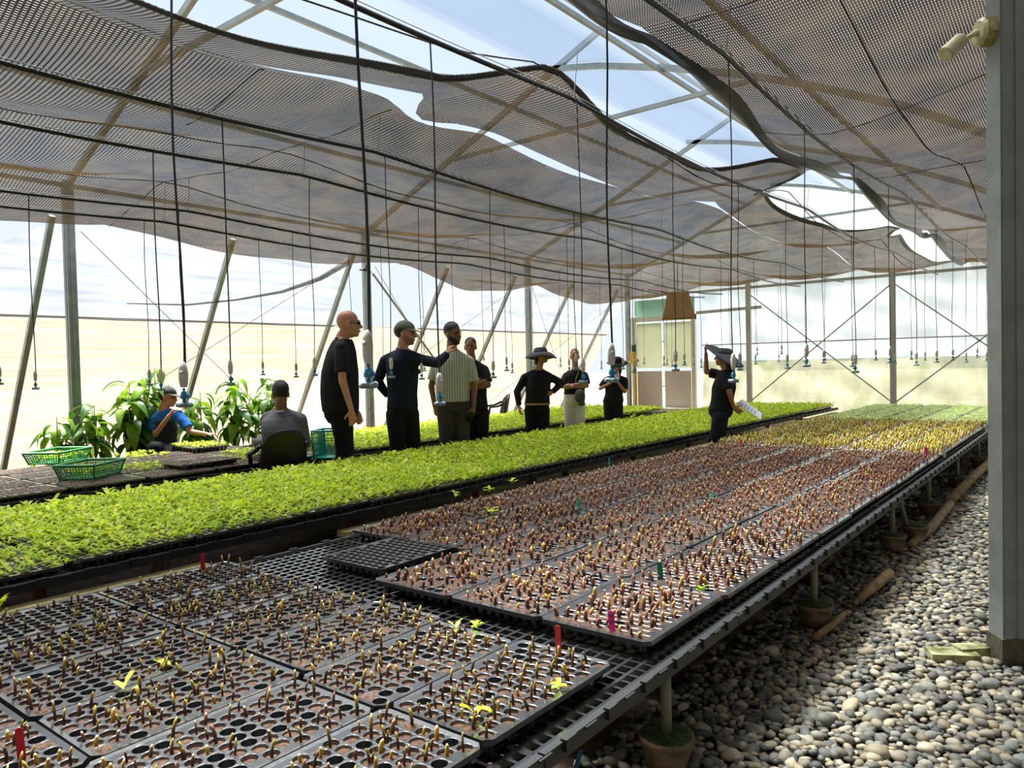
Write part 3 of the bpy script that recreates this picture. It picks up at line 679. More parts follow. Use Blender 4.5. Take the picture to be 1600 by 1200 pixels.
# ------------------------------------------------------------------ stamping many small plants into one mesh
def proj(p):
    d = np.asarray(p, float) - CAM; z = d @ FW
    return 800 + F_PX * (d @ RT) / z, 600 - F_PX * (d @ UPV) / z, z
def tpl_mesh(name, T, mt, smooth=True):
    V, Fc, C = T; me = bpy.data.meshes.new(name); me.from_pydata([tuple(map(float, v)) for v in V], [], [tuple(map(int, f)) for f in Fc])
    ca = me.color_attributes.new('Col', 'FLOAT_COLOR', 'POINT')
    ca.data.foreach_set('color', np.c_[C, np.ones(len(C))].astype(np.float32).ravel())
    me.materials.append(mt); me.polygons.foreach_set('use_smooth', [smooth] * len(me.polygons)); me.update(); return me
def stamp(name, tpls, items, mt, smooth=True, parent=None):
    """items: (template index, x, y, z, rz, scale, tint(3), tilt_x, tilt_y) -> one mesh"""
    VV = []; FF = []; CC = []; base = 0
    byt = {}
    for it in items: byt.setdefault(it[0], []).append(it)
    for ti, its in byt.items():
        V, Fc, C = tpls[ti]; V = np.asarray(V, float); Fc = np.asarray(Fc, int); C = np.asarray(C, float); n = len(its)
        P = np.array([i[1:4] for i in its]); rz = np.array([i[4] for i in its]); sc = np.array([i[5] for i in its]); tn = np.array([i[6] for i in its])
        tx = np.array([i[7] for i in its]); ty = np.array([i[8] for i in its])
        c, s = np.cos(rz), np.sin(rz)
        if np.ndim(sc) == 1: sc = np.stack([sc] * 3, 1)
        L = V[None] * sc[:, None, :]
        X = L[..., 0] * c[:, None] - L[..., 1] * s[:, None]; Y = L[..., 0] * s[:, None] + L[..., 1] * c[:, None]; Z = L[..., 2]
        W = np.stack([X + Z * tx[:, None] + P[:, :1], Y + Z * ty[:, None] + P[:, 1:2], Z - X * tx[:, None] - Y * ty[:, None] + P[:, 2:3]], -1)
        VV.append(W.reshape(-1, 3)); CC.append((C[None] * tn[:, None, :]).reshape(-1, 3))
        FF.append((Fc[None] + (np.arange(n) * len(V))[:, None, None]).reshape(-1, 3) + base); base += n * len(V)
    V = np.concatenate(VV); Fc = np.concatenate(FF); C = np.concatenate(CC)
    me = bpy.data.meshes.new(name); me.vertices.add(len(V)); me.vertices.foreach_set('co', V.astype(np.float32).ravel())
    me.loops.add(Fc.size); me.loops.foreach_set('vertex_index', Fc.astype(np.int32).ravel())
    me.polygons.add(len(Fc)); me.polygons.foreach_set('loop_start', np.arange(0, Fc.size, 3, dtype=np.int32))
    try: me.polygons.foreach_set('loop_total', np.full(len(Fc), 3, np.int32))
    except Exception: pass
    me.polygons.foreach_set('use_smooth', np.full(len(Fc), smooth))
    me.update(calc_edges=True)
    ca = me.color_attributes.new('Col', 'FLOAT_COLOR', 'POINT'); ca.data.foreach_set('color', np.c_[np.clip(C, 0, 1.5), np.ones(len(C))].astype(np.float32).ravel())
    me.materials.append(mt); return link(name, me, parent)

def sprout_tpl(seed, n, h, r, cols, bend, fork=False):
    rg = random.Random(seed); V = []; Fc = []; C = []
    def stalk(x, y, h, r, bx, by, cols):
        b = len(V); zs = [0.0, 0.45, 0.82, 1.0]; rr = [r, r * 1.05, r * 0.95, r * 0.35] if n > 3 else [r * 1.2, r * 1.1, r, r * 0.3]
        for k, z in enumerate(zs):
            for i in range(n):
                t = 2 * PI * i / n; V.append((x + bx * z * z + rr[k] * math.cos(t), y + by * z * z + rr[k] * math.sin(t), -0.012 * (k == 0) + z * h)); C.append(lin(cols[k]))
        for k in range(3):
            for i in range(n):
                j = (i + 1) % n; a = b + k * n
                Fc.append((a + i, a + j, a + n + j)); Fc.append((a + i, a + n + j, a + n + i))
        e = b + 3 * n
        for i in range(1, n - 1): Fc.append((e, e + i, e + i + 1))
    stalk(0, 0, h, r, bend * rg.uniform(-1, 1), bend * rg.uniform(-1, 1), cols)
    if fork: stalk(0.005, 0.003, h * 0.75, r * 0.9, bend, -bend, cols)
    return V, Fc, C
BR, RB, YE, PT, GR, DK = (104, 70, 50), (164, 104, 70), (214, 174, 70), (236, 206, 164), (160, 186, 56), (66, 48, 38)
SPT = [sprout_tpl(1, 6, 0.044, 0.0036, (DK, DK, YE, YE), 0.008), sprout_tpl(2, 6, 0.038, 0.0036, (DK, DK, BR, RB), 0.007),
       sprout_tpl(3, 6, 0.052, 0.0034, (DK, BR, YE, PT), 0.010), sprout_tpl(4, 6, 0.042, 0.0034, (DK, BR, YE, GR), 0.008, True),
       sprout_tpl(5, 6, 0.033, 0.0044, (DK, BR, RB, PT), 0.006), sprout_tpl(6, 6, 0.031, 0.0046, (BR, YE, YE, PT), 0.004)]
SPF = [sprout_tpl(11 + k, 4, (0.034, 0.030, 0.038, 0.032)[k], 0.0052, ((BR, RB, RB, PT), (DK, BR, RB, RB), (BR, RB, YE, PT), (BR, BR, RB, YE))[k], 0.005) for k in range(4)]
SPO = [sprout_tpl(21 + k, 3, (0.050, 0.044, 0.056)[k], 0.0060, ((BR, YE, YE, GR), (RB, YE, PT, YE), (BR, YE, GR, YE))[k], 0.008) for k in range(3)]
sprout_m = mat('sprout_skin', (255, 255, 255), 0.45, 0.12, 120, attr=True)
near_s = []; far_items = {'front': [], 'second': [], 'ochre': []}
for (x, y, z, kind, ph) in SPROUT_SPOTS:
    pr_ = {'front': 0.80, 'second': 0.95, 'ochre': 0.97}[kind]
    if random.random() > pr_: continue
    q = proj((x, y, z)); k = random.randrange(6 if kind != 'ochre' else 3); jm = .006 if kind == 'front' else .013; jx, jy = random.uniform(-jm, jm), random.uniform(-jm, jm)
    if kind == 'second': k = random.choice((1, 1, 4, 4, 2, 5, 0, 1, 4))
    it = (k, x + jx, y + jy, z - 0.010, random.uniform(0, 6.28), random.uniform(0.7, 1.25) if kind == 'front' else random.uniform(.6, 1.45), (random.uniform(.8, 1.15),) * 3, random.uniform(-.12, .12), random.uniform(-.12, .12))
    if kind == 'front' and 0 < q[0] < 1600 and 0 < q[1] < 1200: near_s.append((q[2], it, ph))
    elif kind == 'front': far_items['front'].append(it)
    else: far_items[kind].append(it)
near_s.sort(key=lambda a: a[0])
SP_ME = [tpl_mesh('sprout', t, sprout_m) for t in SPT]
KINDW = ['yellow-tipped brown', 'dark brown', 'tall yellow-tipped', 'forked green-tipped', 'stubby brown', 'stubby yellow']
for dz_, it, ph in near_s[:300]:
    o = link('sprout', SP_ME[it[0]], None, it[1:4], (it[8], it[7], it[4])); o.scale = (it[5],) * 3
    tag(o, f'{KINDW[it[0]]} sprout in the tray {ph}', 'sprout', 'sprouts in the nearest trays')
far_items['front'] += [a[1] for a in near_s[300:]]
rest = far_items['front']
tag(stamp('sprout_mass_front', SPT, rest, sprout_m), 'remaining brown and yellow sprouts in the near trays', 'sprouts', kind='stuff')
it2 = [(i[0] % 4,) + i[1:] if i[2] > 3.6 else i for i in far_items['second']]
SPS = [sprout_tpl(31 + k, 5, (.036, .034, .042, .032, .036, .030)[k], .0052, ((DK, BR, RB, PT), (DK, BR, RB, RB), (BR, RB, YE, PT), (BR, RB, RB, PT), (DK, DK, BR, RB), (BR, RB, YE, YE))[k], .007) for k in range(6)]
hi = [i for i in it2 if i[2] <= 3.6]; lo2 = [i for i in it2 if i[2] > 3.6]
tag(stamp('sprout_mass_brown', SPS, hi, sprout_m), 'crowded brown sprouts in the rows just past the bare lattice', 'sprouts', kind='stuff')
tag(stamp('sprout_mass_brown_far', SPF, [(i[0] % 4,) + i[1:] for i in lo2], sprout_m), 'crowded brown sprouts in the middle of the right bench', 'sprouts', kind='stuff')
tag(stamp('sprout_mass_ochre', SPO, far_items['ochre'], sprout_m), 'dense ochre yellow sprouts on the right bench before the green block', 'sprouts', kind='stuff')
it3 = [(random.randrange(4), x, y, z - .01, random.uniform(0, 6), random.uniform(.3, .6), (1.0, 0.85, 0.9), 0, 0) for x, y, z in BED3]
tag(stamp('sprout_mass_reddish', SPF, it3, sprout_m), 'tiny reddish sprouts in the trays on the far bench', 'sprouts', kind='stuff')
# ------------------------------------------------------------------ green seedlings
leaf_m = mat('seedling_leaf', (255, 255, 255), 0.42, 0.10, 60, attr=True, transl=0.5, spec=0.4)
def leaf_pts(az, L, wd, e0, e1, z0, fold, nseg=3):
    """arching lance-shaped leaf: list of (left, mid, right) sections"""
    secs = []; x = 0.0; z = z0; W = [0.12, 0.95, 0.85, 0.0] if nseg == 3 else [0.1, 1.0, 0.0]
    for k in range(nseg + 1):
        t = k / nseg; el = e0 + (e1 - e0) * t
        if k: x += L / nseg * math.cos(el); z += L / nseg * math.sin(el)
        hw = wd * W[k]; secs.append((x, z, hw))
    c, s = math.cos(az), math.sin(az); V = []
    for x, z, hw in secs:
        for q in ((-hw, hw * fold), (0, 0), (hw, hw * fold)) if fold is not None else ((-hw, 0), (hw, 0)):
            V.append((x * c - q[0] * s, x * s + q[0] * c, z + q[1]))
    return V
def seedling_tpl(seed, nl, L, wd, H, col, fold, nseg=3):
    rg = random.Random(seed); V = []; Fc = []; C = []; a0 = rg.uniform(0, 6.28)
    for k in range(nl):
        Lk = L * rg.uniform(0.7, 1.15); e0 = rg.uniform(0.7, 1.35); e1 = e0 - rg.uniform(0.6, 1.7)
        P = leaf_pts(a0 + k * 2.4 + rg.uniform(-.4, .4), Lk, wd * rg.uniform(.8, 1.2), e0, e1, H * (0.25 + 0.75 * k / max(1, nl - 1)), fold, nseg)
        b = len(V); V += P; w_ = 3 if fold is not None else 2; g = rg.uniform(0.82, 1.15)
        cc = lin(col); C += [(cc[0] * g, cc[1] * (0.5 + 0.5 * g), cc[2])] * len(P)
        for i in range(len(P) // w_ - 1):
            for j in range(w_ - 1):
                a = b + i * w_ + j; Fc += [(a, a + 1, a + w_ + 1), (a, a + w_ + 1, a + w_)]
    b = len(V); h = H + 0.004
    for i in range(3):
        t = 2 * PI * i / 3
        V += [(0.002 * math.cos(t), 0.002 * math.sin(t), -0.012), (0.0015 * math.cos(t), 0.0015 * math.sin(t), h)]
        C += [lin((120, 150, 60)), lin(col)]
    for i in range(3):
        j = (i + 1) % 3; Fc += [(b + 2 * i, b + 2 * j, b + 2 * j + 1), (b + 2 * i, b + 2 * j + 1, b + 2 * i + 1)]
    return V, Fc, C
LIME = [(218, 236, 52), (230, 244, 70), (192, 222, 48), (236, 246, 100), (204, 228, 76)]
SD_HI = [seedling_tpl(k, 4 + k % 3, 0.058, 0.0105, 0.03, LIME[k % 5], 0.35) for k in range(6)]
SD_LO = [seedling_tpl(20 + k, 4, 0.06, 0.0125, 0.03, LIME[k % 5], None, 2) for k in range(6)]
SD_FAR = [seedling_tpl(40 + k, 4, 0.042, 0.012, 0.02, [(222, 238, 160), (232, 244, 172), (204, 228, 144)][k % 3], None, 2) for k in range(4)]
SEED_P = []
y = 0.0
for iy in range(int(14.5 / 0.044)):
    yy = -0.25 + iy * 0.044
    if yy > 14.2: break
    for ix in range(int(1.76 / 0.046)):
        xx = -3.775 - (ix + 0.5 * (iy % 2)) * 0.046
        dens = 0.94
        edge = -3.775 - xx
        if yy < 4.2: dens = 0.52 + 0.42 * min(1, edge / 0.35) * min(1, max(0.25, (yy - 0.6) / 2.2))
        if xx < -5.5 or random.random() > dens: continue
        SEED_P.append((xx + random.uniform(-.008, .008), yy + random.uniform(-.008, .008), LT + H_TRAY - 0.006 + (0.0 if yy > 1.5 else -0.012)))
items = []; near_g = []
for (x, y, z) in SEED_P:
    v = random.random(); sc = random.uniform(0.75, 1.15) * (0.85 if y < 1.5 else 1.05) * (1.5 if v > 0.97 else 1.0); t = random.uniform(0.85, 1.12)
    q = proj((x, y, z)); it = (random.randrange(6), x, y, z, random.uniform(0, 6.28), sc, (t, t, t * random.uniform(.7, 1.2)), random.uniform(-.1, .1), random.uniform(-.1, .1))
    if q[2] < 6.5 and -10 < q[0] < 1600: near_g.append((q[2], it))
    else: items.append(it)
near_g.sort(key=lambda a: a[0])
SG_ME = [tpl_mesh('seedling', t, leaf_m) for t in SD_HI]
for d_, it in near_g[:300]:
    o = link('seedling', SG_ME[it[0]], None, it[1:4], (it[8], it[7], it[4])); o.scale = (it[5],) * 3
    tag(o, 'small lime green seedling at the near left end of the middle bench', 'seedling', 'lime seedlings nearest the camera')
tag(stamp('seedling_mass_near', SD_HI, [a[1] for a in near_g[300:]], leaf_m), 'dense lime green seedlings along the middle bench front', 'seedlings', kind='stuff')
tag(stamp('seedling_mass', SD_LO, items, leaf_m), 'dense lime green seedlings filling the far part of the middle bench', 'seedlings', kind='stuff')
it4 = []
for iy in range(160):
    for ix in range(40):
        yy = 5.35 + iy * 0.046; xx = -6.2 - ix * 0.046
        if yy > 12.35 or xx < -8.05 or random.random() > 0.93: continue
        if yy > 11.4 and False: continue
        it4.append((random.randrange(6), xx + random.uniform(-.01, .01), yy + random.uniform(-.01, .01), LT + H_TRAY - .006, random.uniform(0, 6.28), random.uniform(.85, 1.25) * (1.25 if yy > 10 else 1), (random.uniform(.85, 1.1),) * 3, 0, 0))
tag(stamp('seedling_mass_back', SD_LO, it4, leaf_m), 'lime green seedlings on the far bench behind the standing people', 'seedlings', kind='stuff')
it5 = [(random.randrange(4), x, y, z - .008, random.uniform(0, 6.28), random.uniform(.8, 1.2), (random.uniform(.85, 1.1),) * 3, 0, 0) for x, y, z in GREEN_FAR]
tag(stamp('seedling_mass_pale', SD_FAR, it5, leaf_m), 'pale green young seedlings at the far end of the right bench', 'seedlings', kind='stuff')
it6 = []
for k in range(420):
    x, y, z = random.choice(((-7.85, 4.45, LT + 0.1), (-7.85, 4.45, LT + 0.1), (-6.75, 4.25, LT + 0.05), (-7.1, 4.55, LT + 0.05), (-7.95, 3.85, LT + .05), (-6.9, 3.35, LT + 0.05)))
    big = z > LT + 0.08
    it6.append((random.randrange(6), x + random.uniform(-.28, .28) * (1 if big else 0.9), y + random.uniform(-.19, .19), z - .004, random.uniform(0, 6.28), random.uniform(.5, .85), (.95, .95, .9), 0, 0))
tag(stamp('seedling_mass_loose', SD_LO, it6, leaf_m), 'small pale seedlings lying about the far bench by the workers', 'seedlings', kind='stuff')
# a few odd sprouting plants on the right bench
for k, (px, py, dpt, sc) in enumerate(((742, 1128, 2.02, .75), (873, 1082, 2.17, .6), (745, 985, 2.52, .6), (712, 988, 2.55, .6), (712, 778, 4.45, .85), (765, 770, 4.5, .8), (800, 757, 4.6, .85), (768, 805, 4.3, .9), (1097, 925, 2.75, .45), (195, 1085, 2.25, .7), (255, 1045, 2.45, .55), (1, 950, 3.0, .8))):
    d = FW * F_PX + RT * (px - 800) - UPV * (py - 600); t_ = (LT + H_TRAY - 0.005 - CAM_H) / d[2]; P = CAM + d * t_
    o = link('sprouting_plant', SG_ME[k % 6], None, P, (0, 0, k * 1.3)); o.scale = (sc * 1.25,) * 3
    tag(o, ['taller leafy green shoot among sprouts in the nearest trays', 'taller leafy green shoot on the left edge of brown sprouts'][4 <= k < 8] + f', {NTH[k if k < 4 else k - 4]} from the right', 'shoot', 'odd green shoots among the sprouts')

# ------------------------------------------------------------------ pebbles of the aisle
def ico(sub):
    bm = bmesh.new(); bmesh.ops.create_icosphere(bm, subdivisions=sub, radius=1.0)
    V = [tuple(v.co) for v in bm.verts]; Fc = [tuple(v.index for v in f.verts) for f in bm.faces]; bm.free(); return V, Fc
def pebble_tpl(seed, sub):
    V, Fc = ico(sub); rg = random.Random(seed); a, b, c = 1.0, rg.uniform(.6, .9), rg.uniform(.35, .6); o = [rg.uniform(0, 6) for _ in range(3)]
    W = []
    for x, y, z in V:
        k = 1 + 0.10 * math.sin(2.1 * x + o[0]) * math.sin(2.6 * y + o[1]) + 0.08 * math.sin(3 * z + o[2]); W.append((x * a * k, y * b * k, z * c * k))
    return W, Fc, [(1, 1, 1)] * len(W)
PB_HI = [pebble_tpl(k, 2) for k in range(6)]; PB_LO = [pebble_tpl(k + 9, 1) for k in range(6)]
pebble_m = mat('river_pebble', (255, 255, 255), 0.62, 0.14, 26, 0.12, 80, attr=True, spec=0.35)
PEB_C = [(138, 134, 122), (156, 146, 126), (114, 112, 104), (174, 160, 132), (94, 94, 90), (128, 127, 119), (186, 175, 152), (146, 134, 111), (106, 104, 93)]
near_p = []; far_p = []
def pebble_at(x, y, size):
    c = lin(random.choice(PEB_C)); g = random.choice((.8, 1.0, 1.2))
    if x < -1.08 and random.random() < 0.16: c = lin((88, 92, 66))
    s_ = size * random.uniform(.65, 1.25) * (1.6 if random.random() > .97 else 1)
    return (random.randrange(6), x, y, -0.02 + s_ * 0.28 + random.uniform(0, 0.014), random.uniform(0, 6.28), s_, tuple(q * g for q in c), random.uniform(-.35, .35), random.uniform(-.35, .35))
for iy in range(int(3.9 / 0.029)):
    for ix in range(int(2.0 / 0.031)):
        x = -1.36 + (ix + .5 * (iy % 2)) * 0.031 + random.uniform(-.012, .012); y = 0.9 + iy * 0.029 + random.uniform(-.012, .012)
        if (x + 0.31) ** 2 + (y - 3.8) ** 2 < 0.09 ** 2: continue
        if x > 0.45 or (x < -1.15 and random.random() < (-1.15 - x) * 3.2): continue
        it = pebble_at(x, y, 0.0235); q = proj(it[1:4])
        (near_p if (0 < q[0] < 1600 and 0 < q[1] < 1195) else far_p).append((q[2] / it[5], it))
near_p.sort(key=lambda a: a[0])
PB_ME = [tpl_mesh('pebble', t, pebble_m) for t in PB_HI]
def peb_variant(ti, col):
    key = ('pv', ti, tuple(round(c, 3) for c in col))
    if key not in MATS:
        V, Fc, C = PB_HI[ti]; MATS[key] = tpl_mesh('pebble', (V, Fc, [key[2]] * len(V)), pebble_m)
    return MATS[key]
for d_, it in near_p[:300]:
    o = link('pebble', peb_variant(it[0], it[6]), None, it[1:4], (it[8], -it[7], it[4])); o.scale = (it[5],) * 3
    tone = 'pale tan' if sum(it[6]) > 0.95 else ('dark grey' if sum(it[6]) < 0.5 else 'grey')
    tag(o, f'large smooth {tone} pebble among the pebbles at the bottom right', 'pebble', f'{tone} pebbles nearest the camera')
tag(stamp('pebble_mass_near', PB_LO, [a[1] for a in near_p[300:]] + [a[1] for a in far_p], pebble_m), 'smooth grey and tan pebbles of the near aisle', 'pebbles', kind='stuff')
fp = []
for iy in range(int(11.6 / 0.038)):
    for ix in range(int(2.2 / 0.040)):
        x = -1.36 + (ix + .5 * (iy % 2)) * 0.040 + random.uniform(-.016, .016); y = 4.8 + iy * 0.038 + random.uniform(-.016, .016)
        if x < -1.15 and random.random() < (-1.15 - x) * 3.2: continue
        fp.append(pebble_at(x, y, 0.029))
def ico0():
    V, Fc = ico(1); return V, Fc
PB_T = []
for k in range(4):
    V, Fc = ico(1); rg = random.Random(90 + k); PB_T.append(([(x, y * rg.uniform(.7, .8), z * .45) for x, y, z in V], Fc, [(1, 1, 1)] * len(V)))
tag(stamp('pebble_mass_far', PB_T, [(i[0] % 4,) + i[1:] for i in fp], pebble_m), 'smooth pebbles of the far end of the aisle', 'pebbles', kind='stuff')

# ------------------------------------------------------------------ plant tags
def plant_tag(px, py, h, w_, col, label, lean=(0.0, 0.0), text=None, z=None):
    d = FW * F_PX + RT * (px - 800) - UPV * (py - 600); t_ = ((LT + H_TRAY if z is None else z) - CAM_H) / d[2]; P = CAM + d * t_
    mt = mat('tag_' + '_'.join(map(str, col)), col, 0.45, 0.04, 10, transl=0.2)
    fdir = math.atan2(-P[1], -P[0]) + PI / 2
    mbx = MB(); hw = w_ / 2; th = 0.0009
    out = [(-hw, -0.02), (hw, -0.02), (hw, h * 0.93), (hw * 0.5, h), (-hw * 0.5, h), (-hw, h * 0.93)]
    n = len(out); V = [(x + lean[0] * z_, -th + lean[1] * z_, z_) for x, z_ in out] + [(x + lean[0] * z_, th + lean[1] * z_, z_) for x, z_ in out]
    mbx.add(V, [tuple(range(n - 1, -1, -1)), tuple(range(n, 2 * n))] + [(i, (i + 1) % n, n + (i + 1) % n, n + i) for i in range(n)])
    o = mbx.build('plant_tag', mt, None, P, rot=(0, 0, fdir)); tag(o, label, 'plant tag', 'plant tags')
    if text:
        for k, (tx, zz, s_) in enumerate(text):
            cu = bpy.data.curves.new('t', 'FONT'); cu.body = tx; cu.size = s_; cu.align_x = 'CENTER'; cu.extrude = 0.0003; cu.offset = 0.0003
            tmp = link('t', cu); dg = bpy.context.evaluated_depsgraph_get(); me = bpy.data.meshes.new_from_object(tmp.evaluated_get(dg)); bpy.data.objects.remove(tmp)
            me.materials.clear(); me.materials.append(mat('marker_ink', (70, 12, 60), 0.6))
            tt = link('writing', me, o, (lean[0] * zz, th * -1.6 + lean[1] * zz, zz), (PI / 2, 0, 0)); tag(tt, 'dark marker writing')
    return o
PINK, SALM, TEAL, RED, WHT = (236, 64, 150), (226, 92, 98), (24, 142, 112), (206, 42, 66), (226, 226, 224)
plant_tag(873, 1020, 0.083, 0.017, SALM, 'salmon pink tag standing before the bare lattice, near the trays', (-0.02, 0))
plant_tag(958, 990, 0.068, 0.020, PINK, 'bright pink tag with marker writing on the nearest aisle-side tray', (-0.1, 0.25), (('W', 0.047, 0.020), ('57', 0.031, 0.014)))
plant_tag(1033, 906, 0.070, 0.020, TEAL, 'wide teal tag upright behind the bright pink tag', (-0.08, 0.1))
plant_tag(317, 890, 0.072, 0.017, RED, 'red tag at the left edge of the near trays, before the middle bench', (0.02, 0))
plant_tag(34, 1184, 0.070, 0.017, RED, 'red tag in the bottom left corner of the picture', (-0.05, 0))
plant_tag(905, 800, 0.075, 0.014, TEAL, 'narrow teal tag among brown sprouts left of centre', (0.0, 0.5))
plant_tag(1112, 785, 0.060, 0.016, TEAL, 'teal tag among brown sprouts in the middle of right bench', (0.1, 0.6))
plant_tag(952, 728, 0.062, 0.012, TEAL, 'thin teal tag at the left edge of the brown sprouts', (0.0, 0.5))
plant_tag(1121, 706, 0.05, 0.014, TEAL, 'small dark teal tag just in front of the woman by the bench', (0.0, 0.4))
plant_tag(1157, 699, 0.075, 0.024, PINK, 'pink tag beside the legs of the woman shading her eyes', (0.1, 0.2))
plant_tag(1447, 713, 0.075, 0.030, PINK, 'pink tag at the aisle edge where the ochre sprouts begin', (0.0, 0.2))
plant_tag(1144, 695, 0.075, 0.020, WHT, 'white tag beside the legs of the woman shading her eyes')
plant_tag(1476, 711, 0.085, 0.020, WHT, 'white tag at the aisle edge where ochre sprouts begin')
plant_tag(1541, 672, 0.10, 0.020, WHT, 'pale tag at the far aisle edge before the green block')
plant_tag(900, 1199, 0.05, 0.012, (24, 92, 150), 'blue tag tip on the dark ground under the near bench', (0.3, 0), z=0.22)
# ------------------------------------------------------------------ ground pipes of bamboo beside the bench
bam = mat('weathered_bamboo', (176, 146, 104), 0.8, 0.25, 12, 0.4, 40, rgb2=(110, 90, 62)); 
def pole(name, pts, r, label):
    o = MB().tube(pts, r, 10).build(name, bam, smooth=True); tag(o, label, 'pole', 'poles on the pebbles'); return o
pole('bamboo_pole', [(-1.02, 3.5, 0.03), (-1.0, 3.7, 0.035), (-0.99, 3.9, 0.04)], [0.014, 0.018, 0.012], 'short broken bamboo pole on pebbles nearest the second bench leg')
pole('bamboo_pole', [(-0.99, 4.08, 0.04), (-0.975, 4.35, 0.045), (-0.955, 4.72, 0.05)], [0.014, 0.027, 0.03], 'pale bamboo stump lying on pebbles beyond the second bench leg')
pole('bamboo_pole', [(-1.0, 5.6, 0.03), (-0.97, 6.1, 0.04), (-0.99, 7.2, 0.05)], [0.025, 0.035, 0.035], 'thick bamboo pole on pebbles near the third bench leg')
pole('bamboo_pole', [(-1.0, 7.3, 0.06), (-1.0, 8.7, 0.07), (-0.97, 10.6, 0.08)], [0.04, 0.042, 0.038], 'long thick bamboo pole on pebbles reaching the far bench end')

# ------------------------------------------------------------------ teal barrel chair behind the post, seen either side of it
teal_m = mat('teal_plastic', (24, 150, 136), 0.4, 0.06, 6)
ch = empty('plastic_chair', (-0.37, 6.66, 0), 0.3); tag(ch, 'teal plastic chair half hidden behind the steel post', 'chair')
for sx in (-1, 1):
    for sy in (-1, 1): MB().tube([(sx * 0.2, sy * 0.19, 0.0), (sx * 0.17, sy * 0.16, 0.4)], [0.018, 0.024], 6).build('leg', teal_m, ch)
MB().box((0, 0, 0.415), (0.40, 0.40, 0.03)).build('seat', teal_m, ch)
bk = grid_mesh('backrest', 8, 8, lambda u, v: (-0.2 + 0.4 * u, 0.19 + 0.05 * v - 0.05 * math.sin(PI * u), 0.43 + 0.42 * v - 0.05 * (2 * u - 1) ** 2 * v), teal_m); link('backrest', bk, ch).modifiers.new('s', 'SOLIDIFY').thickness = 0.012

# ------------------------------------------------------------------ baskets
def basket(loc, rz, w_, l_, h_, rgb, label, taper=0.82, content=True):
    mt = mat('basket_' + '_'.join(map(str, rgb)), rgb, 0.4, 0.08, 20); e = empty('basket', loc, rz); tag(e, label, 'basket', 'plastic baskets')
    a, b = w_ / 2, l_ / 2; ta, tb = a * taper, b * taper
    rim = MB()
    for p, q in (((-a, -b), (a, -b)), ((a, -b), (a, b)), ((a, b), (-a, b)), ((-a, b), (-a, -b))): rim.tube([(*p, h_), (*q, h_)], 0.011, 6)
    for sx, sy in ((-1, -1), (1, -1), (1, 1), (-1, 1)): rim.tube([(sx * ta, sy * tb, 0.0), (sx * a, sy * b, h_)], 0.009, 6)
    rim.build('rim', mt, e)
    MB().box((0, 0, 0.006), (2 * ta, 2 * tb, 0.008)).build('base', mt, e)
    for sx, sy, ux, uy, n in ((-1, 0, 0, 1, 18), (1, 0, 0, 1, 18), (0, -1, 1, 0, 13), (0, 1, 1, 0, 13)):
        wl_ = MB(); 
        for k in range(n + 1):
            t = -1 + 2 * k / n
            p0 = (sx * ta + ux * t * ta, sy * tb + uy * t * tb, 0.0); p1 = (sx * a + ux * t * a, sy * b + uy * t * b, h_); wl_.bar(p0, p1, 0.005, 0.004)
        for f in (0.15, 0.35, 0.55, 0.75, 0.9):
            q = 1 - (1 - f) * (1 - taper); A_, B_ = a * q, b * q; z = h_ * f
            wl_.bar((sx * A_ - ux * A_, sy * B_ - uy * B_, z), (sx * A_ + ux * A_, sy * B_ + uy * B_, z), 0.004, 0.006)
        wl_.build('side_mesh', mt, e)
    if content:
        its = [(random.randrange(6), random.uniform(-ta, ta), random.uniform(-tb, tb), h_ * random.uniform(.25, .62), random.uniform(0, 6), .7, (.85, .9, .8), random.uniform(-.6, .6), random.uniform(-.6, .6)) for _ in range(90)]
        o = stamp('cuttings', SD_LO, its, leaf_m, parent=e); o['kind'] = 'stuff'; o['label'] = 'loose green cuttings in the basket'
    return e
GREENB = (62, 150, 96)
basket((-8.15, 3.12, LT + 0.047), 0.62, 0.36, 0.52, 0.115, GREENB, 'shallow green basket farther back on the far bench by the left post')
basket((-6.72, 2.82, LT + 0.047), 0.62, 0.34, 0.46, 0.12, GREENB, 'shallow green basket nearest the lime seedlings on the far bench')
tb_ = basket((-6.02, 4.78, 0.42), 0.5, 0.26, 0.30, 0.27, (20, 168, 150), 'tall turquoise basket between the black chair and the bald man', 0.9, False)
st2 = empty('low_stool', (-6.02, 4.78, 0), 0.5); tag(st2, 'low dark stool under the turquoise basket', 'stool')
dark_pl = mat('black_plastic', (18, 18, 20), 0.38, 0.1, 12)
MB().box((0, 0, 0.405), (0.3, 0.3, 0.03)).build('seat', dark_pl, st2)
for sx in (-1, 1):
    for sy in (-1, 1): MB().tube([(sx * .13, sy * .13, 0), (sx * .11, sy * .11, .39)], .016, 6).build('leg', dark_pl, st2)

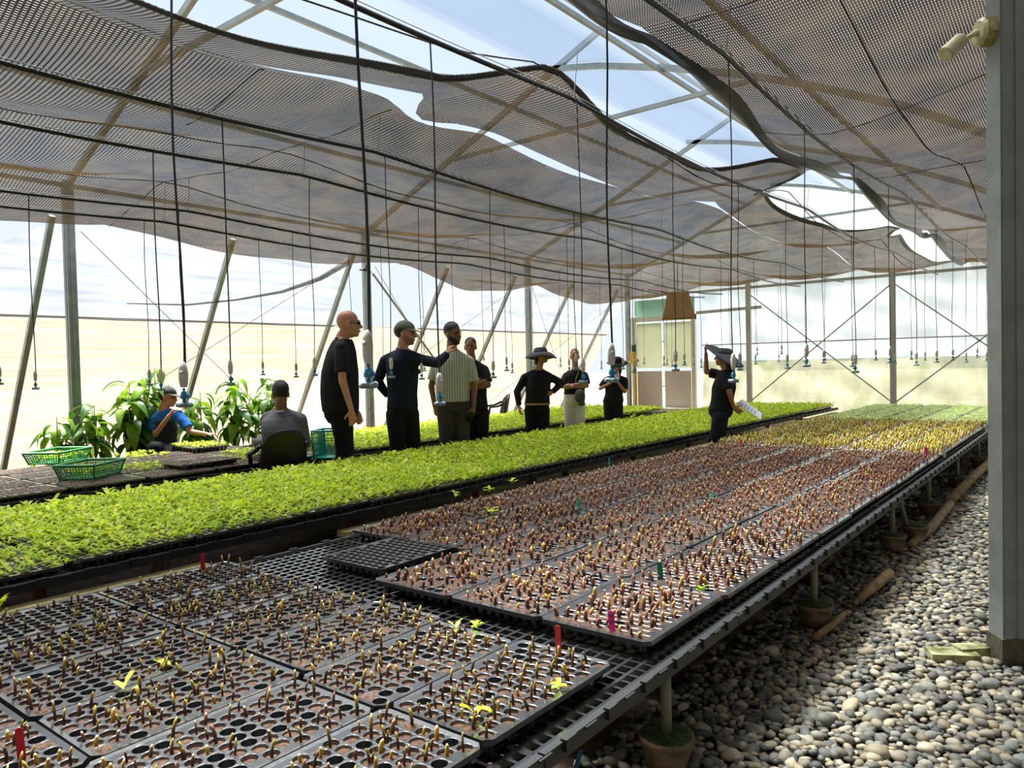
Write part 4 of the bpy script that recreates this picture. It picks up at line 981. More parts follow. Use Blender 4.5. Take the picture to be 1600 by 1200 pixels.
# ------------------------------------------------------------------ black plastic chairs
def chair(loc, rz, label):
    e = empty('plastic_chair', loc, rz); tag(e, label, 'chair', 'black plastic chairs')
    for sx in (-1, 1):
        for sy in (-1, 1): MB().tube([(sx * 0.21, sy * 0.2, 0.0), (sx * 0.18, sy * 0.17, 0.36)], [0.018, 0.026], 8).build('leg', dark_pl, e)
    sm = grid_mesh('seat', 10, 10, lambda u, v: (-0.21 + 0.42 * u, -0.2 + 0.4 * v, 0.37 - 0.02 * math.sin(PI * u) * math.sin(PI * v)), dark_pl)
    link('seat', sm, e).modifiers.new('s', 'SOLIDIFY').thickness = 0.02
    bm_ = grid_mesh('backrest', 14, 10, lambda u, v: ((-0.22 + 0.44 * u) * (1 - 0.12 * v * v), -0.19 - 0.07 * v + 0.10 * (2 * u - 1) ** 2, 0.38 + (0.38 - 0.10 * abs(2 * u - 1) ** 3) * v), dark_pl)
    link('backrest', bm_, e).modifiers.new('s', 'SOLIDIFY').thickness = 0.016
    for s in (-1, 1): MB().tube([(s * 0.21, -0.14, 0.62), (s * 0.23, 0.0, 0.56), (s * 0.22, 0.15, 0.54), (s * 0.2, 0.17, 0.38)], [0.02, 0.022, 0.022, 0.018], 8).build('armrest', dark_pl, e, smooth=True)
    return e
chair((-5.93, 4.12, 0), 1.28, 'black plastic chair under the seated worker in grey')
chair((-8.62, 10.6, 0), 2.4, 'empty black plastic chair back at the left wall behind the far bench')
wc = chair((-8.72, 4.3, 0), -1.9, 'chair under the worker in the blue shirt')

# ------------------------------------------------------------------ broad-leaved saplings by the left wall
def big_leaf():
    def fn(u, v):
        L_ = 0.2; w_ = 0.046 * math.sin(PI * min(1, v * 1.02) ** 0.8) + 0.001; el = 0.5 - 1.9 * v
        x = L_ * (math.sin(0.5) - math.sin(el)) / 1.9 if False else L_ * v * math.cos(0.5 - 0.9 * v); z = L_ * v * math.sin(0.5 - 1.15 * v)
        return (x, (2 * u - 1) * w_, z + 0.25 * abs(2 * u - 1) * w_)
    return grid_mesh('big_leaf', 4, 7, fn, mat('broad_leaf', (92, 140, 44), 0.4, 0.22, 5, transl=0.4, rgb2=(58, 104, 36)))
BIG = big_leaf(); BIG2 = BIG.copy(); BIG2.materials.clear(); BIG2.materials.append(mat('broad_leaf_young', (146, 186, 52), 0.4, 0.15, 5, transl=0.45))
stem_m = mat('sapling_stem', (98, 92, 52), 0.7); potm = mat('black_nursery_pot', (30, 28, 28), 0.5)
def sapling(x, y, h, n, spread, label, seed):
    rg = random.Random(seed); e = empty('potted_sapling', (x, y, 0)); tag(e, label, 'plant', 'broad-leaved saplings by the left wall')
    MB().lathe([(0.09, 0.0), (0.12, 0.24), (0.128, 0.25), (0.118, 0.25), (0.115, 0.22)], n=16).build('pot', potm, e, smooth=True)
    nst = 3; tops = []
    for k in range(nst):
        a = rg.uniform(0, 6.28); hh = h * rg.uniform(0.75, 1.0) if k else h; lx, ly = spread * 0.5 * math.cos(a) * (k > 0), spread * 0.5 * math.sin(a) * (k > 0)
        MB().tube([(0, 0, 0.2), (lx * .5, ly * .5, .2 + (hh - .2) * .5), (lx, ly, hh)], [0.011, 0.008, 0.004], 7).build('stem', stem_m, e, smooth=True); tops.append((lx, ly, hh))
    for i in range(n):
        tx, ty, hh = tops[i % nst]; f = 0.32 + 0.68 * (i + rg.random()) / n; a = i * 2.4 + rg.uniform(-.5, .5); sc = rg.uniform(.9, 1.4) * (1.35 - 0.4 * f)
        r0 = rg.uniform(0.0, 0.05); zz = 0.2 + (hh - 0.2) * f
        o = link('leaf', BIG2 if rg.random() < 0.3 + 0.25 * (f > .8) else BIG, e, (tx * f + r0 * math.cos(a), ty * f + r0 * math.sin(a), zz), (rg.uniform(-.3, .3), rg.uniform(-.35, .75), a)); o.scale = (sc,) * 3
    return e
SAPS = [(-8.72, 3.72, 0.95, 40, .36, 'low dark-leaved sapling just right of the nearest left post'), (-8.75, 4.12, 1.2, 60, .46, 'bushy broad-leaved sapling left of the worker in blue'),
        (-8.75, 4.42, 1.36, 44, .28, 'tallest thin sapling rising behind the worker in blue'), (-8.75, 4.98, 1.05, 48, .42, 'light green sapling just right of the worker in blue'),
        (-8.7, 5.4, 1.2, 64, .48, 'dense broad-leaved sapling in the middle of the row'), (-8.65, 5.85, 1.2, 54, .46, 'rightmost sapling, behind the worker in grey'),
        (-8.75, 3.35, 0.85, 26, .32, 'small sapling peeking out left of the nearest left post')]
for k, (x, y, h, n, sp, lab) in enumerate(SAPS): sapling(x, y, h, n, sp, lab, 100 + k)

# ------------------------------------------------------------------ hanging cardboard box, valve by the door, hose on ground
card = mat('cardboard', (186, 142, 100), 0.85, 0.1, 8, 0.1, 30); card_d = mat('cardboard_dark', (126, 90, 62), 0.85, 0.1, 8)
bx_ = empty('cardboard_box', (-5.7, 12.0, 2.02), 0.5); tag(bx_, 'open cardboard box hanging under the net by the door', 'box')
w0, w1, hh = 0.17, 0.27, 0.44
vs = [(-w0, -w0, hh), (w0, -w0, hh), (w0, w0, hh), (-w0, w0, hh), (-w1, -w1, 0), (w1, -w1, 0), (w1, w1, 0), (-w1, w1, 0)]
for i in range(4):
    j = (i + 1) % 4; p = MB().add([vs[i], vs[j], vs[4 + j], vs[4 + i]], [(3, 2, 1, 0)]).build('side', card, bx_); p.modifiers.new('s', 'SOLIDIFY').thickness = 0.008
MB().add([vs[0], vs[1], vs[2], vs[3]], [(0, 1, 2, 3)]).build('top', card, bx_).modifiers.new('s', 'SOLIDIFY').thickness = 0.008
MB().add([(-w0, -w0, hh), (-w0, w0, hh), (-w0 - 0.3, w0 - 0.05, hh + 0.1), (-w0 - 0.34, -w0 + 0.03, hh + 0.06)], [(0, 1, 2, 3)]).build('flap', card_d, bx_).modifiers.new('s', 'SOLIDIFY').thickness = 0.008
MB().tube([(0, 0, hh), (0, 0, 0.95)], 0.006, 5).build('cord', cord, bx_)
tp = MB()
for k in range(4): tp.box((-0.09, -0.212, 0.36 - k * 0.035), (0.012, 0.003, 0.02))
tp.build('print_marks', mat('box_print', (110, 76, 52), 0.9), bx_, rot=(0.18, 0, 0))
vb = empty('valve_box', (-9.05, 16.5, 1.12)); tag(vb, 'yellow brass valve and black switch on the post beside the door', 'valve')
brass = mat('brass', (190, 150, 60), 0.4, 0.1, metal=0.6)
MB().box((0, 0, 0.25), (0.14, 0.08, 0.3)).build('body', brass, vb); MB().tube([(-0.1, 0, 0.15), (0.14, 0, 0.2)], 0.04, 10).build('stem', brass, vb); MB().box((0.02, 0, 0.5), (0.08, 0.08, 0.16)).build('switch', dark_pl, vb)
MB().tube([(0, 0.1, -1.1), (0, 0.1, 0.6)], 0.03, 8).build('riser', brass, vb)
hs = MB().tube([(-3.45 + 0.06 * math.sin(k * .9), 2.6 + k * .33, 0.03) for k in range(12)], 0.012, 7).build('garden_hose', mat('tan_hose', (150, 112, 70), 0.6), smooth=True); tag(hs, 'thin tan hose lying on soil between the two benches', 'hose')
# ------------------------------------------------------------------ people
SKIN_L = mat('fair_skin', (212, 150, 122), 0.5, 0.05, 14); SKIN_M = mat('tan_skin', (190, 132, 102), 0.5, 0.05, 14); SKIN_D = mat('brown_skin', (146, 98, 72), 0.5, 0.05, 14)
HAIR = mat('black_hair', (24, 20, 20), 0.5, 0.3, 120, 0.5, 200); LIPS = mat('lips', (150, 84, 76), 0.5); EYE = mat('dark_eye', (22, 16, 14), 0.25); BEARD = mat('stubble', (46, 34, 30), 0.8, 0.3, 150)
def cloth(name, rgb, var=0.1, bump=0.5, bs=16): return mat('cloth_' + name, rgb, 0.85, var, 10, bump, bs, spec=0.2)
def striped(name, a, b):
    mt = mat('cloth_' + name, a, 0.85, 0.05, 10, 0.4, 16, spec=0.2); nt = mt.node_tree; N = nt.nodes; L = nt.links
    p = N['Principled BSDF']; tc = N.new('ShaderNodeTexCoord'); wv = N.new('ShaderNodeTexWave'); wv.inputs['Scale'].default_value = 11; wv.bands_direction = 'X'; wv.inputs['Distortion'].default_value = 0.4
    mp = N.new('ShaderNodeMapping'); mp.inputs['Rotation'].default_value = (0, 0, -0.7); L.new(tc.outputs['Object'], mp.inputs[0]); L.new(mp.outputs[0], wv.inputs[0])
    rp = N.new('ShaderNodeValToRGB'); rp.color_ramp.elements[0].position = 0.08; rp.color_ramp.elements[1].position = 0.2
    rp.color_ramp.elements[0].color = (*lin(b), 1); rp.color_ramp.elements[1].color = (*lin(a), 1); L.new(wv.outputs['Fac'], rp.inputs[0]); L.new(rp.outputs[0], p.inputs['Base Color'])
    return mt
def unit(v): v = np.array(v, float); return v / (np.linalg.norm(v) + 1e-9)
def rotv(v, ax, a):
    v, ax = np.array(v, float), unit(ax); return v * math.cos(a) + np.cross(ax, v) * math.sin(a) + ax * (ax @ v) * (1 - math.cos(a))

def hand_prims(mb, wrist, d, n, k, curl, side, thumb=0.6, spreadf=1.0):
    """palm and five fingers; d = wrist->knuckles, n = way the palm faces, side=+1 puts the thumb on d x n"""
    d = unit(d); n = unit(np.array(n, float) - d * (np.array(n, float) @ d)); s = np.cross(d, n) * side
    kn = wrist + d * 0.078 * k
    mb.caps(wrist - d * 0.01, wrist + d * 0.025 * k, 0.024 * k, 0.03 * k, 10, wide=s, flat=0.62)
    mb.caps(wrist + d * 0.025 * k, kn, 0.034 * k, 0.040 * k, 10, wide=s, flat=0.38)
    for i, (o, L) in enumerate(((0.030, 0.070), (0.011, 0.080), (-0.009, 0.074), (-0.028, 0.058))):
        b = kn + s * o * k * spreadf - n * 0.002; ax = np.cross(d, n); dd = d; cu = curl * (1 + 0.08 * i)
        for f, m_ in ((0.45, 0.5), (0.32, 0.9), (0.23, 0.7)):
            dd = rotv(dd, ax, cu * m_); e = b + dd * L * f * k; mb.caps(b, e, 0.0088 * k, 0.0078 * k, 8); b = e
    b = wrist + d * 0.022 * k + s * 0.03 * k; dd = unit(d * 0.75 + s * (1.0 - 0.5 * thumb) + n * 0.5 * thumb)
    for f in (0.036, 0.026):
        e = b + dd * f * k; mb.caps(b, e, 0.0105 * k, 0.009 * k, 8); b = e; dd = unit(dd + d * 0.5 + n * 0.35 * curl)

def person(label, D, J, body_a, head_a, skin, look=0.0, hs=1.0, shirt=None, shirt_len='short', pants=None, torso=None, hem=0.0, hair=None, seated=False, group=None,
           curl=(0.5, 0.5), palm=((0, 0), (0, 0)), shoulder=0.055, belt=None, hand_d=(None, None), ground=0.0):
    """J: joints in photo pixels (+ metres towards the camera). L = on the photo's left, R = on its right. body_a / head_a: 0 faces the camera, 90 faces right"""
    def P(k, *alt):
        v = J[k]; return at(v[0], v[1], D - (v[2] if len(v) > 2 else 0.0))
    hip, neck, head = P('hip'), P('neck'), P('head')
    vd = unit((hip[0], hip[1], 0)); rt = np.array((-vd[1], vd[0], 0)) * -1.0          # view direction, photo-right
    rt = np.array((vd[1], -vd[0], 0.0))
    def face(a): a = math.radians(a); return -vd * math.cos(a) + rt * math.sin(a)
    F = face(body_a); Lft = np.array((-F[1], F[0], 0)); UPZ = np.array((0, 0, 1.0))
    base = np.array((hip[0], hip[1], 0.0)); e = empty('person', base); tag(e, label, 'person', group)
    S = hs                                                                                # body scale, 1.0 = 1.75 m tall
    # which shoulder is the person's left
    shL, shR = P('shL'), P('shR')
    arms = [(P('shL'), P('elL'), P('wrL')), (P('shR'), P('elR'), P('wrR'))]
    tz = torso or [(0.0, .165, .115), (.3, .150, .108), (.62, .165, .118), (.85, .17, .112), (1.0, .10, .085)]
    top = neck - UPZ * 0.035 * S; spine = top - hip; sf = J.get('bow', 0.0)
    def ring(t, rx, ry, inf=0.0):
        c = hip + spine * t + F * (-sf * math.sin(PI * t))
        return (c, Lft * (rx * S + inf), F * (ry * S + inf))
    # ---- head frame
    fh = face(head_a); fh = unit(fh * math.cos(look) + UPZ * math.sin(look)); rh = unit(np.cross(fh, UPZ)); uh = np.cross(rh, fh); hk = S * J.get('hk', 1.0)
    A = [rh, fh, uh]
    def H(r, f, u): return head + (rh * r + fh * f + uh * u) * hk
    mb = MB()
    mb.ell(H(0, -0.012, 0.025), np.array((.074, .094, .092)) * hk, A, 16, 12); mb.ell(H(0, 0.018, -0.04), np.array((.060, .074, .080)) * hk, A, 14, 10)
    mb.ell(H(0, 0.060, -0.092), np.array((.030, .026, .022)) * hk, A); mb.caps(H(0, 0.086, 0.008), H(0, 0.106, -0.030), 0.009 * hk, 0.014 * hk, 8)
    mb.ell(H(0, 0.068, 0.026), np.array((.052, .020, .012)) * hk, A); mb.ell(H(0, 0.082, -0.064), np.array((.026, .014, .014)) * hk, A)
    for s in (-1, 1):
        mb.ell(H(s * 0.073, -0.008, -0.008), np.array((.013, .022, .034)) * hk, A); mb.ell(H(s * 0.040, 0.055, -0.022), np.array((.022, .022, .022)) * hk, A)
    mb.caps(H(0, -0.018, -0.06), neck + UPZ * 0.01, 0.052 * hk, 0.058 * hk, 14); mb.caps(neck + UPZ * 0.01, top - UPZ * 0.03, 0.058 * hk, 0.07 * hk, 14)
    mb.loft([ring(t, rx - .008, ry - .008) for t, rx, ry in tz])
    mb.caps(shL, shR, 0.046 * S, 0.046 * S, 12)
    for t_ in (shL, shR): mb.caps(neck - UPZ * .01, t_ + UPZ * .004, .05 * S, .044 * S, 10)
    for i, (sh, el, wr) in enumerate(arms):
        mb.caps(sh, el, 0.044 * S, 0.035 * S, 12); mb.caps(el, wr, 0.036 * S, 0.024 * S, 12)
        dv = unit(wr - el) if hand_d[i] is None else unit(rt * hand_d[i][0] + UPZ * hand_d[i][1] - vd * hand_d[i][2])
        pn = palm[i]; nv = rt * pn[0] - vd * pn[1] + UPZ * (pn[2] if len(pn) > 2 else 0)
        if np.linalg.norm(nv) < 1e-6: nv = (rt if i == 0 else -rt) + 0.01 * UPZ
        hand_prims(mb, wr, dv, nv, S * 0.98, curl[i], 1 if i == 0 else -1)
    # ---- legs
    hl = [hip + Lft * s * 0.084 * S - UPZ * 0.02 for s in (1, -1)]; legs = []
    for i, h0 in enumerate(hl):
        s = 1 if i == 0 else -1
        if seated: kn, an = P('knL' if i == 0 else 'knR'), P('anL' if i == 0 else 'anR')
        else:
            an = np.array((h0[0], h0[1], 0)) + Lft * s * 0.008 + F * (0.025 * s); an[2] = ground + 0.085 * S; kn = (h0 + an) / 2 + F * 0.03; kn[2] = ground + 0.49 * S
        legs.append((h0, kn, an))
        mb.caps(h0, kn, 0.08 * S, 0.052 * S, 12); mb.caps(kn, an, 0.052 * S, 0.036 * S, 12)
        ft = an - UPZ * 0.05 * S; mb.caps(ft - F * 0.03, ft + F * 0.13 * S, 0.034 * S, 0.03 * S, 10)
    remesh('body', mb, 0.0075, skin, e, base, 1, 0.34)
    # ---- face pieces
    for s in (-1, 1):
        MB().ell(H(s * 0.030, 0.083, 0.005), np.array((.0125, .006, .0065)) * hk, A).build('eye', EYE, e, -base)
        MB().caps(H(s * 0.016, 0.090, 0.026), H(s * 0.046, 0.082, 0.024), 0.0045 * hk, 0.0035 * hk, 6).build('eyebrow', HAIR, e, -base)
    MB().ell(H(0, 0.094, -0.063), np.array((.021, .006, .0065)) * hk, A).build('mouth', LIPS, e, -base)
    # ---- trousers
    if pants:
        mb = MB(); pt = max(hem + 0.12, 0.2)
        mb.loft([(hip - UPZ * 0.06 * S, Lft * 0.165 * S, F * 0.118 * S)] + [ring(t, np.interp(t, [q[0] for q in tz], [q[1] for q in tz]), np.interp(t, [q[0] for q in tz], [q[2] for q in tz]), 0.004) for t in (0.0, 0.1, pt)])
        for (h0, kn, an) in legs:
            mb.caps(h0, kn, 0.102 * S, 0.080 * S, 14); mb.tube([kn + (kn - h0) * 0.0, (kn + an) / 2, an + UPZ * 0.01], [0.080 * S, 0.074 * S, 0.068 * S], 14)
        remesh('trousers', mb, 0.012, pants, e, base, 3, 0.5)
        for (h0, kn, an) in legs:
            ft = an - UPZ * 0.045 * S; sb = MB(); sb.caps(ft - F * 0.045, ft + F * 0.15 * S, 0.044 * S, 0.040 * S, 12, wide=Lft, flat=0.85)
            sb.build('shoe', mat('dark_shoe', (26, 24, 24), 0.5), e, -base, smooth=True)
    # ---- shirt
    if shirt:
        mb = MB(); tl = [hem] + [t for t in (0.15, 0.3, .45, 0.62, 0.75, 0.87) if t > hem + 0.05] + [0.97, 1.04]
        def rr(t): return np.interp(t, [q[0] for q in tz], [q[1] for q in tz]), np.interp(t, [q[0] for q in tz], [q[2] for q in tz])
        secs = []
        for t in tl:
            rx, ry = rr(min(t, 1.0))
            if t > 1: rx, ry = 0.072, 0.072
            secs.append(ring(t, rx, ry, 0.014))
        mb.loft(secs)
        mb.caps(shL, shR, 0.060 * S, 0.060 * S, 14)
        for t_ in (shL, shR): mb.caps(neck - UPZ * .022 * S + (t_ - neck) * .18, t_ + UPZ * .004, .056 * S, .058 * S, 12)
        for t_ in (shL, shR): mb.caps(t_, hip + spine * 0.82, 0.06 * S, 0.08 * S, 10)
        for (sh, el, wr) in arms:
            if shirt_len == 'short': m_ = sh + (el - sh) * 0.78; mb.tube([sh - (el - sh) * 0.05, sh + (el - sh) * 0.3, m_], [0.058 * S, 0.066 * S, 0.067 * S], 14)
            elif shirt_len == 'long': mb.caps(sh, el, 0.060 * S, 0.052 * S, 14); mb.tube([el - unit(wr - el) * 0.02, (el + wr) / 2, wr + (wr - el) * -0.02], [0.053 * S, 0.046 * S, 0.038 * S], 14); mb.ell(el, (0.052 * S,) * 3)
        remesh('shirt', mb, 0.0105, shirt, e, base, 3, 0.55)
    return dict(e=e, base=base, H=H, A=A, head=head, hk=hk, F=F, L=Lft, rt=rt, vd=vd, neck=neck, top=top, hip=hip, ring=ring, arms=arms, fh=fh, rh=rh, uh=uh, spine=spine)
def collar(p, mt, r=0.066, h=0.03):
    c = p['neck'] + np.array((0, 0, -0.03)); mb = MB(); n = 22
    V = []; Fc = []
    for k, (ro, z) in enumerate(((r + .012, -0.01), (r + .004, h), (r + 0.0, h), (r + .004, -0.01))):
        for i in range(n): a = 2 * PI * i / n; V.append(c + p['L'] * ro * math.cos(a) + p['F'] * (ro * math.sin(a)) + np.array((0, 0, z - 0.014 * math.sin(a))))
    for k in range(4):
        for i in range(n): j = (i + 1) % n; Fc.append((k * n + i, k * n + j, ((k + 1) % 4) * n + j, ((k + 1) % 4) * n + i))
    mb.add(V, Fc).build('collar', mt, p['e'], -p['base'], smooth=True)
def add_hair(p, back=0.018, up=0.014, r=(.081, .100, .094), extra=()):
    mb = MB(); mb.ell(p['H'](0, -0.012 - back, 0.025 + up), np.array(r) * p['hk'], p['A'], 16, 12)
    for (rr_, f, u, rad) in extra: mb.ell(p['H'](rr_, f, u), np.array(rad) * p['hk'], p['A'], 12, 8)
    return remesh('hair', mb, 0.008, HAIR, p['e'], p['base'], 2, 0.6)
def cap(p, mt, tilt=0.0):
    mb = MB(); n = 20; H = p['H']; V = []; Fc = []
    for k in range(7):
        a = k / 6 * PI / 2; 
        for i in range(n): t = 2 * PI * i / n; V.append(H(0.086 * math.cos(a) * math.cos(t), -0.012 + 0.106 * math.cos(a) * math.sin(t), 0.040 + 0.092 * math.sin(a)))
    for k in range(6):
        for i in range(n): j = (i + 1) % n; Fc.append((k * n + i, k * n + j, (k + 1) * n + j, (k + 1) * n + i))
    o = MB().add(V, Fc).build('cap', mt, p['e'], -p['base'], smooth=True); o.modifiers.new('s', 'SOLIDIFY').thickness = 0.004
    V = []; Fc = []
    for i in range(13):
        t = PI * (0.08 + 0.84 * i / 12); cx, sy = math.cos(t), math.sin(t)
        V.append(H(0.086 * cx, -0.012 + 0.106 * sy, 0.045)); V.append(H(0.080 * cx, 0.03 + 0.168 * sy ** 0.8, 0.030 - 0.030 * sy ** 2 + 0.004 * abs(cx)))
    for i in range(12): Fc.append((2 * i, 2 * i + 1, 2 * i + 3, 2 * i + 2))
    o2 = MB().add(V, Fc).build('visor', mt, o, None, smooth=True); o2.modifiers.new('s', 'SOLIDIFY').thickness = 0.005
    MB().ell(H(0, -0.012, 0.134), np.array((.008, .008, .005))).build('button', mt, o)
    return o
def sunhat(p, mt, brim=0.19, droop=0.05, front_lift=0.0, tilt=0.0, h=0.10, side=0.0):
    H = p['H']; n = 28; V = []; Fc = []
    prof = [(0.0, 0.045 + h), (0.05, 0.043 + h), (0.078, 0.03 + h), (0.090, 0.05), (0.094, 0.038)]
    for r_, z in prof:
        for i in range(n): t = 2 * PI * i / n; V.append(H(r_ * 0.95 * math.cos(t), -0.01 + (r_ * 1.08 + 0.001) * math.sin(t), z))
    dome = len(prof)
    for k in range(dome - 1):
        for i in range(n): j = (i + 1) % n; Fc.append((k * n + i, k * n + j, (k + 1) * n + j, (k + 1) * n + i))
    o = MB().add(V, Fc).build('hat', mt, p['e'], -p['base'], smooth=True); o.modifiers.new('s', 'SOLIDIFY').thickness = 0.005
    V = []; Fc = []
    for k in range(6):
        f = k / 5; r_ = 0.092 + (brim - 0.092) * f
        for i in range(n):
            t = 2 * PI * i / n; V.append(H(r_ * 0.97 * math.cos(t), -0.01 + r_ * 1.08 * math.sin(t), 0.040 - droop * f * f + front_lift * f * math.sin(t) - tilt * r_ * math.sin(t) * 0 + side * f * math.cos(t) + 0.012 * f * math.sin(3 * t + 0.5)))
    for k in range(5):
        for i in range(n): j = (i + 1) % n; Fc.append((k * n + i, k * n + j, (k + 1) * n + j, (k + 1) * n + i))
    b = MB().add(V, Fc).build('brim', mt, o, None, smooth=True); b.modifiers.new('s', 'SOLIDIFY').thickness = 0.005
    bd = MB(); 
    bd.tube([H(0.091 * 0.96 * math.cos(t), -0.01 + 0.099 * math.sin(t), 0.055) for t in np.linspace(0, 2 * PI, 25)], 0.006, 6); bd.build('hat_band', mat('black_band', (16, 16, 17), 0.7), o)
    return o

def jaw_hair(p, name, mt):
    mb = MB(); H = p['H']; A = p['A']; k = p['hk']
    mb.ell(H(0, 0.018, -0.04), np.array((.0625, .0765, .0825)) * k, A, 24, 18); mb.ell(H(0, 0.060, -0.092), np.array((.032, .028, .024)) * k, A, 14, 10)
    keep = []
    for f in mb.f:
        c = np.mean([mb.v[i] for i in f], axis=0) - H(0, 0, 0); r, fo, u = c @ A[0] / k, c @ A[1] / k, c @ A[2] / k
        if u > -0.052 + 0.35 * max(0, abs(r) - 0.03) + (0.02 if abs(r) > .05 else 0) or fo < -0.012: continue
        if abs(r) < 0.02 and -0.072 < u < -0.054 and fo > .05: continue
        keep.append(f)
    mb.f = keep; mb.mi = [0] * len(keep); mb.build(name, mt, p['e'], -p['base'], smooth=True)
black = cloth('black', (36, 37, 42)); navy = cloth('navy', (36, 42, 58)); dpant = cloth('black_trousers', (28, 28, 32)); jean = cloth('dark_jeans', (40, 44, 54), 0.25)
greyp = cloth('grey_trousers', (74, 68, 62)); white_p = cloth('white_trousers', (238, 232, 214)); stripe = striped('stripe', (216, 214, 200), (128, 132, 124))
blue_s = cloth('blue_shirt', (42, 104, 190)); darkgrey = cloth('dark_apron', (48, 50, 58)); grey_s = cloth('grey_shirt', (112, 112, 118)); capm = cloth('olive_cap', (118, 122, 112)); capd = cloth('grey_cap', (84, 84, 82)); hatm = cloth('charcoal_hat', (86, 84, 90)); hatb = cloth('black_hat', (30, 30, 33))

# 1 bald man with sunglasses, in profile
D = 7.38
p = person('tall bald man in dark polo shirt and sunglasses, seen in profile', D, dict(head=(545, 506), neck=(535, 529), hip=(533, 650), shL=(531, 545, -.16), shR=(533, 544, .17), elL=(540, 595, -.2), wrL=(556, 640, -.2), elR=(535, 594, .25), wrR=(549, 641, .24), bow=0.02, hk=1.06),
    95, 92, SKIN_L, hs=1.07, shirt=black, pants=dpant, torso=[(0, .165, .148), (.15, .168, .158), (.35, .172, .165), (.6, .17, .155), (.85, .175, .125), (1, .09, .09)], hem=0.06, palm=((0, .5), (-.3, -1)), curl=(.4, .45), hand_d=(None, (.12, -1, 0)))
collar(p, black, 0.068)
for s in (-1, 1):
    MB().ell(p['H'](s * .033, .09, .006), np.array((.028, .008, .017)) * p['hk'], p['A']).build('sunglass_lens', mat('dark_glass', (10, 10, 12), 0.35), p['e'], -p['base'], smooth=True)
    MB().tube([p['H'](s * .06, .085, .012), p['H'](s * .080, .0, .008)], .004, 6).build('temple', mat('dark_glass', (10, 10, 12), 0.35), p['e'], -p['base'])
bp = at(513, 641, D - 0.12); MB().box((0, 0, 0), (.045, .03, .03), .6).build('belt_pouch', mat('cream_clip', (214, 206, 184), .5), p['e'], bp - p['base'])
# 2 man in cap pointing
D = 8.0
p = person('man in grey-green cap and navy shirt stretching his arm out', D, dict(head=(634, 521), neck=(629, 546), hip=(629, 644), shL=(602, 564, 0), shR=(655, 562, .06), elL=(590, 596, -.05), wrL=(606, 618, -.17), elR=(684, 567, .22), wrR=(699, 553, .12), hk=1.02),
    35, 72, SKIN_L, look=-0.05, hs=1.04, shirt=navy, shirt_len='long', pants=dpant, hem=0.06, curl=(.6, 1.3), palm=((0, -1), (.3, -.2, -1)), hand_d=((1, .1, 0), (.35, .7, -.2)))
collar(p, navy, .066, .04); add_hair(p, .02, .002, (.078, .094, .084)); cap(p, capm)
jaw_hair(p, 'stubble', mat('brown_stubble', (168, 116, 94), .8))
for s in (-1, 1):
    c_ = p['ring'](.68, .1, .1)[0] + p['L'] * s * .075 + p['F'] * .145; MB().bar(c_ - p['L'] * .05, c_ + p['L'] * .05, .012, .05).build('pocket_flap', navy, p['e'], -p['base'])
pt_ = MB()
for k in range(7): q = p['ring'](.08 + .12 * k, .1, .1); rr_ = np.interp(.08 + .12 * k, [0, .3, .62, .85, 1], [.115, .108, .118, .112, .085]); pt_.ell(q[0] + p['F'] * (rr_ * 1.04 + .016), (.006, .006, .006))
pt_.build('buttons', mat('dark_button', (50, 52, 60), .4), p['e'], -p['base'])
# 3 man in striped shirt
D = 8.6
p = person('bearded man in pale striped short-sleeved shirt and grey trousers', D, dict(head=(708, 522), neck=(706, 547), hip=(708, 634), shL=(684, 565, 0), shR=(733, 565, 0), elL=(674, 603, 0), wrL=(679, 634, .03), elR=(741, 605, 0), wrR=(740, 636, .05), hk=1.02),
    12, 45, SKIN_D, look=-0.06, hs=1.05, shirt=stripe, pants=greyp, hem=0.08, curl=(.5, .9), palm=((.8, -.6), (-.8, -.6)), torso=[(0, .168, .12), (.3, .175, .125), (.62, .185, .128), (.85, .18, .115), (1, .10, .085)], hand_d=((.2, -1, 0), (-.1, -1, .1)))
collar(p, stripe, .066, .035); add_hair(p, .014, .02, (.080, .098, .092))
jaw_hair(p, 'beard', BEARD)
ph = at(735, 652, D - .12); o = MB().box((0, 0, 0), (.072, .01, .14)).build('phone', mat('dark_phone', (24, 24, 28), .2), None, ph, rot=(.3, .5, .6)); tag(o, 'dark phone held low in the hand of the striped-shirt man', 'phone')
# 4 man behind, arms folded
D = 9.15
p = person('smiling man in black polo standing behind the striped shirt, arms folded', D, dict(head=(735, 542), neck=(737, 563), hip=(742, 643), shL=(721, 578, 0), shR=(757, 578, 0), elL=(717, 602, .1), wrL=(745, 600, .2), elR=(763, 602, .08), wrR=(740, 606, .2), hk=.98),
    5, -5, SKIN_D, hs=.95, shirt=black, pants=dpant, hem=0.06, curl=(.6, .6), palm=((0, -1), (0, -1)), hand_d=((1, .2, .0), (-1, .1, .0)))
collar(p, black); add_hair(p, .014, .018, (.080, .096, .090))
